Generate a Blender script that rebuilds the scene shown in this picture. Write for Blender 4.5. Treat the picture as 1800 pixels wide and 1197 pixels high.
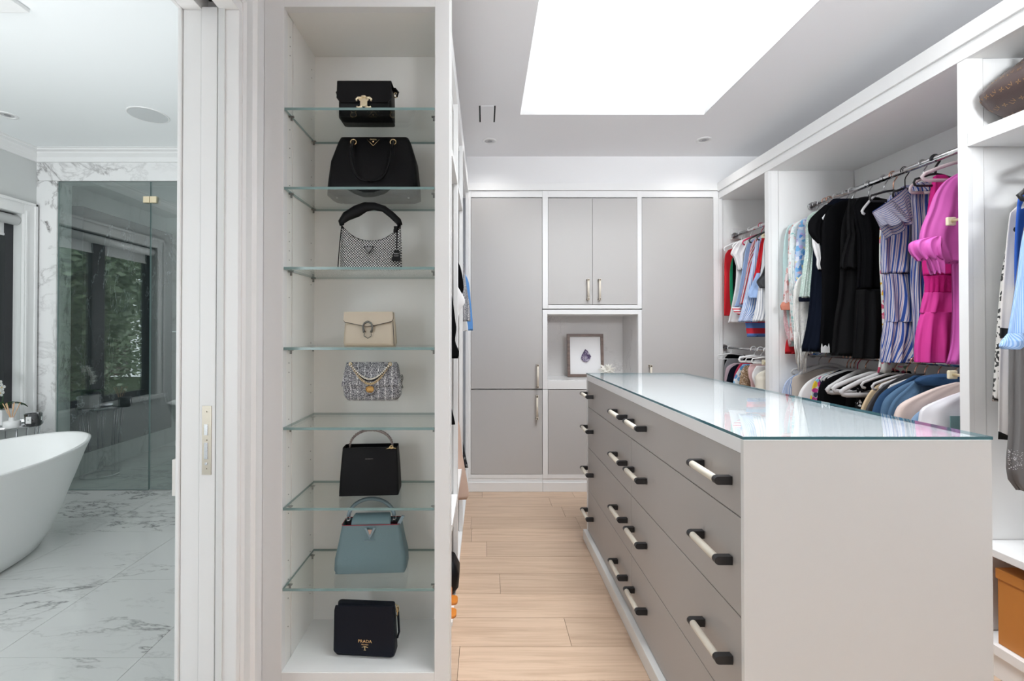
import bpy, bmesh, math, random
from mathutils import Vector, Matrix, noise
random.seed(7)
PI = math.pi
for o in list(bpy.data.objects): bpy.data.objects.remove(o)
scene = bpy.context.scene
C = scene.collection

# ---------------------------------------------------------------- camera
F, CX, CY, H, T = 800.0, 852.0, 576.0, 1.25, math.radians(0.5)
cam_data = bpy.data.cameras.new('camera'); cam = bpy.data.objects.new('camera', cam_data); C.objects.link(cam)
cam_data.sensor_width = 36; cam_data.lens = F/1800*36; cam_data.sensor_fit = 'HORIZONTAL'
cam_data.shift_x = (900-CX)/1800; cam_data.shift_y = (CY-598.5)/1800
cam_data.clip_start = 0.02
cam.location = (0, 0, H); cam.rotation_euler = (math.radians(90)+T, 0, 0)
scene.camera = cam
# ---------------------------------------------------------------- world, lights, exposure
w = bpy.data.worlds.new('sky'); scene.world = w; w.use_nodes = True
nt = w.node_tree; nt.nodes.clear()
bgn = nt.nodes.new('ShaderNodeBackground'); wo = nt.nodes.new('ShaderNodeOutputWorld')
bgn.inputs[0].default_value = (0.90, 0.96, 1.0, 1); bgn.inputs[1].default_value = 2.6
nt.links.new(bgn.outputs[0], wo.inputs[0])
def area(name, loc, rot, sx, sy, power, col=(1, 1, 1), spread=180):
    l = bpy.data.lights.new(name, 'AREA'); l.shape = 'RECTANGLE'; l.size = sx; l.size_y = sy
    l.energy = power; l.color = col; l.spread = math.radians(spread)
    o = bpy.data.objects.new(name, l); C.objects.link(o); o.location = loc; o.rotation_euler = rot
    return o
area('skylight_daylight', (0.81, 1.50, 3.30), (0, 0, 0), 0.9, 1.3, 42, (0.95, 0.98, 1), 130)
area('bathroom_rear_fill', (-2.2, -1.52, 1.4), (PI/2, 0, math.radians(16)), 1.4, 1.9, 22, (0.95, 0.985, 1), 100)  # added fill behind the camera, turned towards the tub
area('closet_bounce_fill', (1.2, -1.3, 2.2), (math.radians(90+20), 0, math.radians(-8)), 0.8, 0.5, 28, (0.93, 0.97, 1), 80)  # unseen fill added behind the camera to lift the ceiling and far cabinets
area('bathroom_bounce_fill', (-2.2, 1.45, 0.5), (PI, 0, 0), 1.0, 0.8, 17, (0.97, 0.99, 1), 130)  # unseen upward fill added out of frame to brighten the bathroom
scene.cycles.diffuse_bounces = 8; scene.cycles.max_bounces = 14; scene.cycles.transparent_max_bounces = 24
vs = scene.view_settings
vs.view_transform = 'Standard'; vs.look = 'None'; vs.gamma = 1; vs.exposure = 0.08
vs.use_curve_mapping = False

# ---------------------------------------------------------------- pixel helpers (measurements taken in the 1800x1197 frame)
def WZ(py, Y):
    q = (CY-py)/F
    return H + Y*(q*math.cos(T)+math.sin(T))/(math.cos(T)-q*math.sin(T))
def WX(px, Y, Z=H):
    return (px-CX)/F*(Y*math.cos(T)+(Z-H)*math.sin(T))
def W(px, py, Y):
    z = WZ(py, Y); return Vector((WX(px, Y, z), Y, z))
def YF(px, X):
    return X*F/(px-CX)
# ---------------------------------------------------------------- materials
MT = {}
def newmat(name):
    m = bpy.data.materials.new(name); m.use_nodes = True; nt = m.node_tree
    return m, nt, nt.nodes['Principled BSDF']
def N(nt, t, **kw):
    n = nt.nodes.new(t)
    for k, v in kw.items(): setattr(n, k, v)
    return n
def mat(name, col, rough=0.5, metal=0.0, coat=0.0, spec=0.5, bump=0.0, bscale=200.0, emit=None, sheen=0.0):
    if name in MT: return MT[name]
    m, nt, p = newmat(name); L = nt.links
    p.inputs['Base Color'].default_value = (*col, 1); p.inputs['Roughness'].default_value = rough
    p.inputs['Metallic'].default_value = metal; p.inputs['Coat Weight'].default_value = coat
    p.inputs['Specular IOR Level'].default_value = spec
    if sheen: p.inputs['Sheen Weight'].default_value = sheen
    if emit:
        p.inputs['Emission Color'].default_value = (*emit[0], 1); p.inputs['Emission Strength'].default_value = emit[1]
    if bump:
        tc = N(nt, 'ShaderNodeTexCoord'); no = N(nt, 'ShaderNodeTexNoise'); no.inputs['Scale'].default_value = bscale
        b = N(nt, 'ShaderNodeBump'); b.inputs['Strength'].default_value = bump; b.inputs['Distance'].default_value = 0.002
        L.new(tc.outputs['Object'], no.inputs['Vector']); L.new(no.outputs['Fac'], b.inputs['Height']); L.new(b.outputs[0], p.inputs['Normal'])
    MT[name] = m; return m
def ramp(nt, stops, interp='LINEAR'):
    r = N(nt, 'ShaderNodeValToRGB'); r.color_ramp.interpolation = interp
    e = r.color_ramp.elements
    while len(e) < len(stops): e.new(0.5)
    for i, (p, c) in enumerate(stops):
        e[i].position = p; e[i].color = (*c, 1)
    return r
def stripes(name, stops, width, axis=0, rough=0.75, warp=0.0):
    """fabric striped along U (axis 0) or V (axis 1) of the garment's own UV map, in metres"""
    if name in MT: return MT[name]
    m, nt, p = newmat(name); L = nt.links
    uv = N(nt, 'ShaderNodeUVMap'); sp = N(nt, 'ShaderNodeSeparateXYZ'); L.new(uv.outputs[0], sp.inputs[0])
    d = N(nt, 'ShaderNodeMath', operation='DIVIDE'); L.new(sp.outputs[axis], d.inputs[0]); d.inputs[1].default_value = width
    f = N(nt, 'ShaderNodeMath', operation='FRACT'); L.new(d.outputs[0], f.inputs[0])
    r = ramp(nt, stops, 'CONSTANT'); L.new(f.outputs[0], r.inputs[0]); L.new(r.outputs[0], p.inputs['Base Color'])
    p.inputs['Roughness'].default_value = rough; p.inputs['Specular IOR Level'].default_value = 0.2
    MT[name] = m; return m
def floral(name, base, cols, scale=60.0, dens=0.45, rough=0.8):
    """fabric with scattered blots of several colours"""
    if name in MT: return MT[name]
    m, nt, p = newmat(name); L = nt.links
    tc = N(nt, 'ShaderNodeTexCoord'); mp = tc.outputs['Object']
    nz = N(nt, 'ShaderNodeTexNoise'); nz.inputs['Scale'].default_value = scale*0.6
    L.new(mp, nz.inputs['Vector'])
    mx = N(nt, 'ShaderNodeMix', data_type='VECTOR'); mx.inputs['Factor'].default_value = 0.04
    L.new(mp, mx.inputs[4]); L.new(nz.outputs['Color'], mx.inputs[5])
    vo = N(nt, 'ShaderNodeTexVoronoi'); vo.inputs['Scale'].default_value = scale; L.new(mx.outputs[1], vo.inputs['Vector'])
    sp = N(nt, 'ShaderNodeSeparateColor'); L.new(vo.outputs['Color'], sp.inputs[0])
    k = len(cols); r = ramp(nt, [(i/k, c) for i, c in enumerate(cols)], 'CONSTANT'); L.new(sp.outputs[0], r.inputs[0])
    th = N(nt, 'ShaderNodeMath', operation='LESS_THAN'); L.new(vo.outputs['Distance'], th.inputs[0]); th.inputs[1].default_value = dens
    mc = N(nt, 'ShaderNodeMix', data_type='RGBA'); L.new(th.outputs[0], mc.inputs[0]); mc.inputs[6].default_value = (*base, 1)
    L.new(r.outputs[0], mc.inputs[7]); L.new(mc.outputs[2], p.inputs['Base Color'])
    p.inputs['Roughness'].default_value = rough; p.inputs['Specular IOR Level'].default_value = 0.2
    MT[name] = m; return m
def marble(name, base, vein, rough, scale=1.0, fine=0.5, thin=0.025, coat=0.0, perobj=True, cloud=0.04):
    if name in MT: return MT[name]
    m, nt, p = newmat(name); L = nt.links
    geo = N(nt, 'ShaderNodeNewGeometry'); oi = N(nt, 'ShaderNodeObjectInfo')
    v = geo.outputs['Position']
    if perobj:
        mu = N(nt, 'ShaderNodeMath', operation='MULTIPLY'); L.new(oi.outputs['Random'], mu.inputs[0]); mu.inputs[1].default_value = 0.35
        ad = N(nt, 'ShaderNodeVectorMath', operation='ADD'); L.new(v, ad.inputs[0]); L.new(mu.outputs[0], ad.inputs[1]); v = ad.outputs[0]
    mp = N(nt, 'ShaderNodeMapping'); mp.inputs['Rotation'].default_value = (0.5, 0.7, 0.6); mp.inputs['Scale'].default_value = (1*scale, 2.6*scale, 1.0*scale)
    L.new(v, mp.inputs['Vector'])
    last = None
    for sc, wd, amt, seed in ((1.1, thin, 1.0, 0.0), (3.1, thin*1.6, fine, 3.3)):
        n = N(nt, 'ShaderNodeTexNoise', noise_dimensions='4D'); n.inputs['W'].default_value = seed
        n.inputs['Scale'].default_value = sc; n.inputs['Detail'].default_value = 7; n.inputs['Roughness'].default_value = 0.62; n.inputs['Distortion'].default_value = 0.9
        L.new(mp.outputs[0], n.inputs['Vector'])
        s = N(nt, 'ShaderNodeMath', operation='SUBTRACT'); L.new(n.outputs['Fac'], s.inputs[0]); s.inputs[1].default_value = 0.5
        a = N(nt, 'ShaderNodeMath', operation='ABSOLUTE'); L.new(s.outputs[0], a.inputs[0])
        r = ramp(nt, [(0, (1, 1, 1)), (wd*0.35, (.5, .5, .5)), (wd, (0, 0, 0))]); L.new(a.outputs[0], r.inputs[0])
        g = N(nt, 'ShaderNodeMath', operation='MULTIPLY'); L.new(r.outputs[0], g.inputs[0]); g.inputs[1].default_value = amt
        if last is None: last = g.outputs[0]
        else:
            q = N(nt, 'ShaderNodeMath', operation='MAXIMUM'); L.new(last, q.inputs[0]); L.new(g.outputs[0], q.inputs[1]); last = q.outputs[0]
    # veins come and go
    n = N(nt, 'ShaderNodeTexNoise'); n.inputs['Scale'].default_value = 1.3; L.new(mp.outputs[0], n.inputs['Vector'])
    r = ramp(nt, [(0.42, (0, 0, 0)), (0.62, (1, 1, 1))]); L.new(n.outputs['Fac'], r.inputs[0])
    g = N(nt, 'ShaderNodeMath', operation='MULTIPLY'); L.new(last, g.inputs[0]); L.new(r.outputs[0], g.inputs[1])
    mc = N(nt, 'ShaderNodeMix', data_type='RGBA'); mc.inputs[6].default_value = (*base, 1); mc.inputs[7].default_value = (*vein, 1)
    ad = N(nt, 'ShaderNodeMath', operation='ADD', use_clamp=True); L.new(g.outputs[0], ad.inputs[0])
    c2 = N(nt, 'ShaderNodeMath', operation='MULTIPLY'); L.new(n.outputs['Fac'], c2.inputs[0]); c2.inputs[1].default_value = cloud; L.new(c2.outputs[0], ad.inputs[1])
    L.new(ad.outputs[0], mc.inputs[0]); L.new(mc.outputs[2], p.inputs['Base Color'])
    p.inputs['Roughness'].default_value = rough; p.inputs['Coat Weight'].default_value = coat
    p.inputs['Coat Roughness'].default_value = 0.02
    MT[name] = m; return m
def wood(name, c1, c2, rough=0.38):
    if name in MT: return MT[name]
    m, nt, p = newmat(name); L = nt.links
    geo = N(nt, 'ShaderNodeNewGeometry'); oi = N(nt, 'ShaderNodeObjectInfo')
    mu = N(nt, 'ShaderNodeMath', operation='MULTIPLY'); L.new(oi.outputs['Random'], mu.inputs[0]); mu.inputs[1].default_value = 9
    ad = N(nt, 'ShaderNodeVectorMath', operation='ADD'); L.new(geo.outputs['Position'], ad.inputs[0]); L.new(mu.outputs[0], ad.inputs[1])
    mp = N(nt, 'ShaderNodeMapping'); mp.inputs['Scale'].default_value = (1.2, 22, 22); L.new(ad.outputs[0], mp.inputs['Vector'])
    n = N(nt, 'ShaderNodeTexNoise'); n.inputs['Scale'].default_value = 2.2; n.inputs['Detail'].default_value = 6; n.inputs['Roughness'].default_value = 0.6; n.inputs['Distortion'].default_value = 0.6
    L.new(mp.outputs[0], n.inputs['Vector'])
    r = ramp(nt, [(0.3, c2), (0.6, c1)]); L.new(n.outputs['Fac'], r.inputs[0])
    hs = N(nt, 'ShaderNodeHueSaturation'); L.new(r.outputs[0], hs.inputs['Color'])
    v = N(nt, 'ShaderNodeMapRange'); v.inputs[3].default_value = 0.90; v.inputs[4].default_value = 1.06; L.new(oi.outputs['Random'], v.inputs[0]); L.new(v.outputs[0], hs.inputs['Value'])
    L.new(hs.outputs[0], p.inputs['Base Color']); p.inputs['Roughness'].default_value = rough
    MT[name] = m; return m
def pane(name, tint, ior=1.5, rough=0.0):
    """thin clear glass: see-through sheet with a mirror share that grows at grazing angles"""
    if name in MT: return MT[name]
    m = bpy.data.materials.new(name); m.use_nodes = True; nt = m.node_tree; nt.nodes.clear(); L = nt.links
    o = N(nt, 'ShaderNodeOutputMaterial'); mx = N(nt, 'ShaderNodeMixShader'); t = N(nt, 'ShaderNodeBsdfTransparent'); g = N(nt, 'ShaderNodeBsdfGlossy')
    fr = N(nt, 'ShaderNodeFresnel'); ge = N(nt, 'ShaderNodeNewGeometry')
    mr = N(nt, 'ShaderNodeMapRange'); mr.inputs[3].default_value = ior; mr.inputs[4].default_value = 1/ior   # same sheet from either side
    L.new(ge.outputs['Backfacing'], mr.inputs[0]); L.new(mr.outputs[0], fr.inputs[0])
    t.inputs[0].default_value = (*tint, 1); g.inputs['Roughness'].default_value = rough; g.inputs[0].default_value = (1, 1, 1, 1)
    L.new(fr.outputs[0], mx.inputs[0]); L.new(t.outputs[0], mx.inputs[1]); L.new(g.outputs[0], mx.inputs[2]); L.new(mx.outputs[0], o.inputs[0])
    MT[name] = m; return m
white = mat('white lacquer', (0.80, 0.80, 0.80), 0.35)
whitep = mat('white painted plaster', (0.80, 0.80, 0.81), 0.7)
ceilp = mat('matt ceiling paint', (0.85, 0.85, 0.865), 0.9)
bathceil = mat('bathroom ceiling paint', (0.84, 0.86, 0.87), 0.9)
inner = mat('warm white melamine', (0.84, 0.835, 0.81), 0.5)
inner2 = mat('white melamine', (0.85, 0.85, 0.845), 0.5)
grey = mat('grey lacquer', (0.49, 0.475, 0.465), 0.42)
grey2 = mat('taupe grey leatherette', (0.42, 0.395, 0.38), 0.5)
islandw = mat('island white lacquer', (0.76, 0.76, 0.75), 0.3)
black = mat('black metal', (0.018, 0.018, 0.02), 0.45)
dark = mat('dark gap', (0.03, 0.03, 0.03), 0.9)
cream = mat('cream leather wrap', (0.74, 0.68, 0.58), 0.5)
chrome = mat('chrome', (0.62, 0.62, 0.63), 0.12, 1.0)
nickel = mat('brushed nickel', (0.5, 0.45, 0.38), 0.35, 1.0)
gold = mat('pale gold metal', (0.83, 0.64, 0.36), 0.25, 1.0)
goldc = mat('champagne gold metal', (0.9, 0.78, 0.55), 0.3, 0.8)
silver = mat('silver metal', (0.75, 0.75, 0.77), 0.2, 1.0)
blackl = mat('black leather', (0.004, 0.004, 0.005), 0.45, spec=0.18, bump=0.15, bscale=900)
blackl2 = mat('black grained leather', (0.005, 0.005, 0.006), 0.5, spec=0.16, bump=0.3, bscale=500)
navyl = mat('navy leather', (0.004, 0.006, 0.013), 0.45, spec=0.18, bump=0.15, bscale=700)
creaml = mat('cream leather', (0.56, 0.485, 0.38), 0.5, bump=0.15, bscale=900)
bluel = mat('dusty blue leather', (0.135, 0.21, 0.235), 0.5, bump=0.3, bscale=500)
bluel2 = mat('light blue leather', (0.22, 0.30, 0.35), 0.5)
redl = mat('red leather edge', (0.30, 0.03, 0.05), 0.5)
clearpane = pane('clear glass sheet', (0.93, 0.955, 0.945))
winpane = pane('window glass', (0.97, 0.98, 0.98))
showerpane = pane('green tinted shower glass', (0.82, 0.875, 0.86), 2.35)
topglass = pane('island glass sheet', (0.95, 0.97, 0.975), 1.52)
edgeg = mat('green glass edge', (0.20, 0.30, 0.295), 0.15)
edgeb = mat('dark teal glass edge', (0.05, 0.16, 0.19), 0.1)
wmarble = marble('white veined marble', (0.80, 0.80, 0.80), (0.20, 0.19, 0.19), 0.12, 0.8, 0.55, 0.019)
fmarble = marble('polished floor marble', (0.68, 0.69, 0.68), (0.24, 0.24, 0.24), 0.04, 0.6, 0.22, 0.012)
dmarble = marble('polished black marble', (0.008, 0.014, 0.024), (0.5, 0.52, 0.55), 0.08, 0.7, 0.0, 0.0030, perobj=False, cloud=0.01)
nmarble = marble('soft grey marble', (0.72, 0.70, 0.69), (0.42, 0.40, 0.40), 0.25, 1.4, 0.2, 0.012, perobj=False)
oak = wood('pale oak', (0.61, 0.445, 0.325), (0.48, 0.335, 0.235))
walnut = wood('greyed walnut', (0.22, 0.15, 0.125), (0.13, 0.09, 0.075))
plastw = mat('white plastic', (0.78, 0.78, 0.78), 0.35)
plastg = mat('pale grey velvet', (0.55, 0.54, 0.54), 0.6)
plastp = mat('pale pink velvet', (0.62, 0.52, 0.53), 0.6)
plastk = mat('black plastic', (0.015, 0.015, 0.016), 0.4)
coppr = mat('copper wire', (0.75, 0.42, 0.30), 0.25, 1.0)

# ---------------------------------------------------------------- object helpers
org = {}
def setp(o, label=None, cat=None, group=None, kind=None):
    if label: o['label'] = label
    if cat: o['category'] = cat
    if group: o['group'] = group
    if kind: o['kind'] = kind
    return o
def root(name, loc, label=None, cat=None, group=None, kind=None, rz=0, local=False, rx=0, ry=0):
    o = bpy.data.objects.new(name, None); C.objects.link(o); o.location = loc; o.rotation_euler = (rx, ry, rz)
    o.empty_display_size = 0.05
    org[o] = Vector((0, 0, 0)) if local else Vector(loc)
    return setp(o, label, cat, group, kind)
def fin(name, bm, mats, parent=None, smooth=False, label=None, cat=None, group=None, kind=None):
    """turn a bmesh written in world (or the root's local) coordinates into one object centred on itself"""
    me = bpy.data.meshes.new(name)
    if not isinstance(mats, (list, tuple)): mats = [mats]
    bm.normal_update()
    vs = [v.co for v in bm.verts]
    lo = Vector([min(v[i] for v in vs) for i in range(3)]); hi = Vector([max(v[i] for v in vs) for i in range(3)])
    c = (lo+hi)/2
    for v in bm.verts: v.co -= c
    bm.to_mesh(me); bm.free()
    for m in mats: me.materials.append(m)
    if smooth:
        for p in me.polygons: p.use_smooth = True
    o = bpy.data.objects.new(name, me); C.objects.link(o)
    o.location = c - (org[parent] if parent else Vector((0, 0, 0)))
    if parent: o.parent = parent
    org[o] = c if parent is None or True else c
    return setp(o, label, cat, group, kind)
def BM(): return bmesh.new()
def bx(bm, x0, x1, y0, y1, z0, z1, mi=0, bev=0.0):
    if x0 > x1: x0, x1 = x1, x0
    if y0 > y1: y0, y1 = y1, y0
    if z0 > z1: z0, z1 = z1, z0
    r = bmesh.ops.create_cube(bm, size=1)
    vs = r['verts']
    for v in vs:
        v.co = Vector(((x0+x1)/2+v.co.x*(x1-x0), (y0+y1)/2+v.co.y*(y1-y0), (z0+z1)/2+v.co.z*(z1-z0)))
    fs = set(f for v in vs for f in v.link_faces)
    for f in fs: f.material_index = mi
    if bev:
        es = list(set(e for v in vs for e in v.link_edges))
        bmesh.ops.bevel(bm, geom=es, offset=bev, segments=2, affect='EDGES', profile=0.6)
    return bm
def box(name, x0, x1, y0, y1, z0, z1, m, parent=None, bev=0.0, **kw):
    return fin(name, bx(BM(), x0, x1, y0, y1, z0, z1, 0, bev), m, parent, **kw)
def tube(bm, pts, r, seg=8, mi=0, cap=True, flat=1.0, up=Vector((0, 0, 1))):
    """tube along points; r a number or one per point; flat squeezes the second axis"""
    pts = [Vector(p) for p in pts]; n = len(pts)
    rs = r if isinstance(r, (list, tuple)) else [r]*n
    rings = []; prev = None
    for i, p in enumerate(pts):
        t = (pts[min(i+1, n-1)]-pts[max(i-1, 0)])
        t = t.normalized() if t.length > 1e-9 else Vector((0, 0, 1))
        if prev is None:
            a = up if abs(t.dot(up)) < 0.95 else Vector((0, 1, 0)) if abs(t.y) < 0.9 else Vector((1, 0, 0))
            u = (a-t*a.dot(t)).normalized()
        else:
            u = (prev-t*prev.dot(t)); u = u.normalized() if u.length > 1e-6 else prev
        prev = u; v = t.cross(u)
        rings.append([bm.verts.new(p+u*math.cos(2*PI*k/seg)*rs[i]+v*math.sin(2*PI*k/seg)*rs[i]*flat) for k in range(seg)])
    for i in range(n-1):
        for k in range(seg):
            f = bm.faces.new((rings[i][k], rings[i][(k+1) % seg], rings[i+1][(k+1) % seg], rings[i+1][k])); f.material_index = mi; f.smooth = True
    if cap:
        f = bm.faces.new(rings[0][::-1]); f.material_index = mi
        f = bm.faces.new(rings[-1]); f.material_index = mi
    return bm
def cyl(bm, c, r, h, seg=24, mi=0, axis='z', r2=None):
    d = {'x': Vector((1, 0, 0)), 'y': Vector((0, 1, 0)), 'z': Vector((0, 0, 1))}[axis]
    c = Vector(c); return tube(bm, [c, c+d*h], [r, r if r2 is None else r2], seg, mi)
def lathe(bm, prof, c=(0, 0, 0), seg=32, sx=1.0, sy=1.0, mi=0):
    c = Vector(c); rings = []
    for r, z in prof:
        rings.append([bm.verts.new(c+Vector((r*sx*math.cos(2*PI*k/seg), r*sy*math.sin(2*PI*k/seg), z))) for k in range(seg)])
    for i in range(len(rings)-1):
        for k in range(seg):
            f = bm.faces.new((rings[i][k], rings[i][(k+1) % seg], rings[i+1][(k+1) % seg], rings[i+1][k])); f.smooth = True; f.material_index = mi
    return bm, rings
def rrect(hw, hd, r, n=5):
    """outline of a rounded rectangle"""
    r = min(r, hw*0.98, hd*0.98); out = []
    for cx, cy, a0 in ((hw-r, hd-r, 0), (-hw+r, hd-r, PI/2), (-hw+r, -hd+r, PI), (hw-r, -hd+r, 1.5*PI)):
        for k in range(n+1):
            a = a0+PI/2*k/n; out.append((cx+r*math.cos(a), cy+r*math.sin(a)))
    return out
def loft(bm, secs, mi=0, cap=True, n=5):
    """secs: (z, half width, half depth, corner radius, x offset, y offset)"""
    rings = []
    for s in secs:
        z, hw, hd, r = s[:4]; ox = s[4] if len(s) > 4 else 0; oy = s[5] if len(s) > 5 else 0
        rings.append([bm.verts.new((x+ox, y+oy, z)) for x, y in rrect(hw, hd, r, n)])
    m = len(rings[0])
    for i in range(len(rings)-1):
        for k in range(m):
            f = bm.faces.new((rings[i][k], rings[i][(k+1) % m], rings[i+1][(k+1) % m], rings[i+1][k])); f.smooth = True; f.material_index = mi
    if cap:
        f = bm.faces.new(rings[0][::-1]); f.material_index = mi; f = bm.faces.new(rings[-1]); f.material_index = mi
    return bm
def arc(c, rx, rz, a0, a1, n=16, y=0.0, dy=0.0):
    return [Vector((c[0]+rx*math.cos(a0+(a1-a0)*k/n), y+dy*math.sin(PI*k/n), c[1]+rz*math.sin(a0+(a1-a0)*k/n))) for k in range(n+1)]
def prism(bm, pts, y0, y1, mi=0):
    """outline in XZ pulled through y0..y1"""
    a = [bm.verts.new((x, y0, z)) for x, z in pts]; b = [bm.verts.new((x, y1, z)) for x, z in pts]
    n = len(pts)
    fs = [bm.faces.new(a), bm.faces.new(b[::-1])]
    for i in range(n): fs.append(bm.faces.new((a[i], b[i], b[(i+1) % n], a[(i+1) % n])))
    for f in fs: f.material_index = mi
    bmesh.ops.recalc_face_normals(bm, faces=fs)
    return bm
def text(name, s, size, loc, m, parent, rot=(PI/2, 0, 0), extrude=0.0003, sx=1.0):
    c = bpy.data.curves.new(name, 'FONT'); c.body = s; c.size = size; c.align_x = 'CENTER'; c.align_y = 'CENTER'; c.extrude = extrude; c.resolution_u = 2
    t = bpy.data.objects.new('t', c); C.objects.link(t); me = bpy.data.meshes.new_from_object(t); bpy.data.objects.remove(t); me.materials.clear(); me.materials.append(m)
    o = bpy.data.objects.new(name, me); C.objects.link(o); o.rotation_euler = rot; o.scale = (sx, 1, 1)
    o.location = Vector(loc)-(org[parent] if parent else Vector((0, 0, 0))); o.parent = parent
    org[o] = Vector(loc)
    return o

# ================================================================ SETTING
CEIL, BCEIL = 2.634, 2.67
YB = 3.571              # face of the end cabinets
XR = 1.84               # face of the hanging cabinets
XRB = 2.40              # their back wall
XW0, XW1 = -0.875, -0.736   # wall with the pocket door
XL = -3.539             # bathroom window wall
SH = 3.584              # shower front
# closet floor, planks
fl = root('floor', (0.8, 1, 0), kind='structure')
box('subfloor', -0.80, 2.5, -1.6, 4.3, -0.06, -0.012, dark, fl)
y = -1.60; row = 0
rr = random.Random(3)
while y < YB+0.02:
    x = -0.70-rr.random()*0.9
    while x < 2.45:
        L = rr.choice([0.7, 1.1, 1.5, 1.9]); x1 = x+L
        a, b = max(x, -0.72), min(x1, 2.42)
        if b-a > 0.05: box('plank', a+0.0008, b-0.0008, y+0.0008, y+0.1792, -0.012, 0, oak, fl)
        x = x1
    y += 0.18; row += 1
# bathroom floor tiles
fb = root('floor', (-2.2, 1.2, 0), kind='structure')
box('subfloor', -3.62, -0.79, -1.6, 5.06, -0.06, -0.009, mat('grout', (0.5, 0.5, 0.5), 0.8), fb)
ys = [-1.6]; yy = 1.757-0.55*6
ys = [yy+0.55*k for k in range(13)]; xs = [-1.317-0.575*k for k in range(-1, 5)]
for j in range(len(ys)-1):
    for i in range(len(xs)-1):
        a, b = max(xs[i+1], -3.54), min(xs[i], -0.80)
        if b-a < 0.02: continue
        box('tile', a+0.001, b-0.001, max(ys[j], -1.6)+0.001, min(ys[j+1], 5.0)-0.001, -0.009, 0, fmarble, fb)
# closet ceiling with skylight hole
SX0, SX1, SY0, SY1 = 0.226, 1.399, 0.45, 2.891
bm = BM()
for a in ((-0.80, SX0, -1.6, 4.2), (SX1, 2.55, -1.6, 4.2), (SX0, SX1, -1.6, SY0), (SX0, SX1, SY1, 4.2)): bx(bm, *a, CEIL, CEIL+0.002)
ceil = fin('ceiling', bm, ceilp, kind='structure')
# splayed skylight shaft
def quad(bm, pts, mi=0):
    f = bm.faces.new([bm.verts.new(p) for p in pts]); f.material_index = mi; return f
zt = CEIL+0.75; yb = SY1-0.585; ya = SY0+0.2
bm = BM()
lo = [(SX0, SY0, CEIL), (SX1, SY0, CEIL), (SX1, SY1, CEIL), (SX0, SY1, CEIL)]
hi = [(SX0, ya, zt), (SX1, ya, zt), (SX1, yb, zt), (SX0, yb, zt)]
lo2 = [(SX0-.04, SY0-.04, CEIL+.003), (SX1+.04, SY0-.04, CEIL+.003), (SX1+.04, SY1+.04, CEIL+.003), (SX0-.04, SY1+.04, CEIL+.003)]
hi2 = [(SX0-.04, ya-.04, zt), (SX1+.04, ya-.04, zt), (SX1+.04, yb+.04, zt), (SX0-.04, yb+.04, zt)]
for i in range(4):
    j = (i+1) % 4
    quad(bm, [lo[j], lo[i], hi[i], hi[j]]); quad(bm, [lo2[i], lo2[j], hi2[j], hi2[i]])
    quad(bm, [hi[i], hi2[i], hi2[j], hi[j]]); pass
fin('wall_skylight', bm, mat('skylight shaft paint', (0.86, 0.86, 0.865), 0.9), kind='structure')
sk = root('window_1', (0.8, 1.5, zt), kind='structure')
bm = BM()
bx(bm, SX0-.04, SX0+.03, ya-.04, yb+.04, zt, zt+.06); bx(bm, SX1-.03, SX1+.04, ya-.04, yb+.04, zt, zt+.06)
bx(bm, SX0+.03, SX1-.03, ya-.04, ya+.03, zt, zt+.06); bx(bm, SX0+.03, SX1-.03, yb-.03, yb+.04, zt, zt+.06)
fin('frame', bm, white, sk)
box('pane', SX0+.03, SX1-.03, ya+.03, yb-.03, zt+.02, zt+.03, winpane, sk)
# closet walls
box('wall_back', -0.60, 2.50, 4.16, 4.22, 0, CEIL, whitep, kind='structure')
box('wall_bulkhead', -0.145, XRB, YB+0.012, YB+0.07, 2.33, CEIL, whitep, kind='structure')
box('wall_right', 2.425, 2.48, -1.6, 4.2, 0, CEIL, whitep, kind='structure')
bm = BM()   # wall behind the camera
bx(bm, -0.80, 2.48, -1.66, -1.6, 0, CEIL)
fin('wall_front', bm, whitep, kind='structure')
def window(name, x0, x1, y, z0, z1, m):
    r = root(name, ((x0+x1)/2, y, z0), kind='structure'); bm = BM()
    for a, b, c, d in ((x0, x0+.05, z0, z1), (x1-.05, x1, z0, z1), (x0+.05, x1-.05, z0, z0+.05), (x0+.05, x1-.05, z1-.05, z1), ((x0+x1)/2-.03, (x0+x1)/2+.03, z0+.05, z1-.05)):
        bx(bm, a, b, y-.05, y, c, d)
    fin('frame', bm, m, r); box('pane', x0+.05, x1-.05, y-.03, y-.024, z0+.05, z1-.05, winpane, r)
window('window_2_added', -3.2, -1.4, -1.6, 0.45, 2.35, white)  # unseen rear window added to let more light into the bathroom
bm = BM()
bx(bm, -3.6, -3.2, -1.66, -1.6, 0, BCEIL); bx(bm, -1.4, -0.80, -1.66, -1.6, 0, BCEIL); bx(bm, -3.2, -1.4, -1.66, -1.6, 0, 0.45); bx(bm, -3.2, -1.4, -1.66, -1.6, 2.35, BCEIL)
fin('wall_front', bm, whitep, kind='structure')
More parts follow.
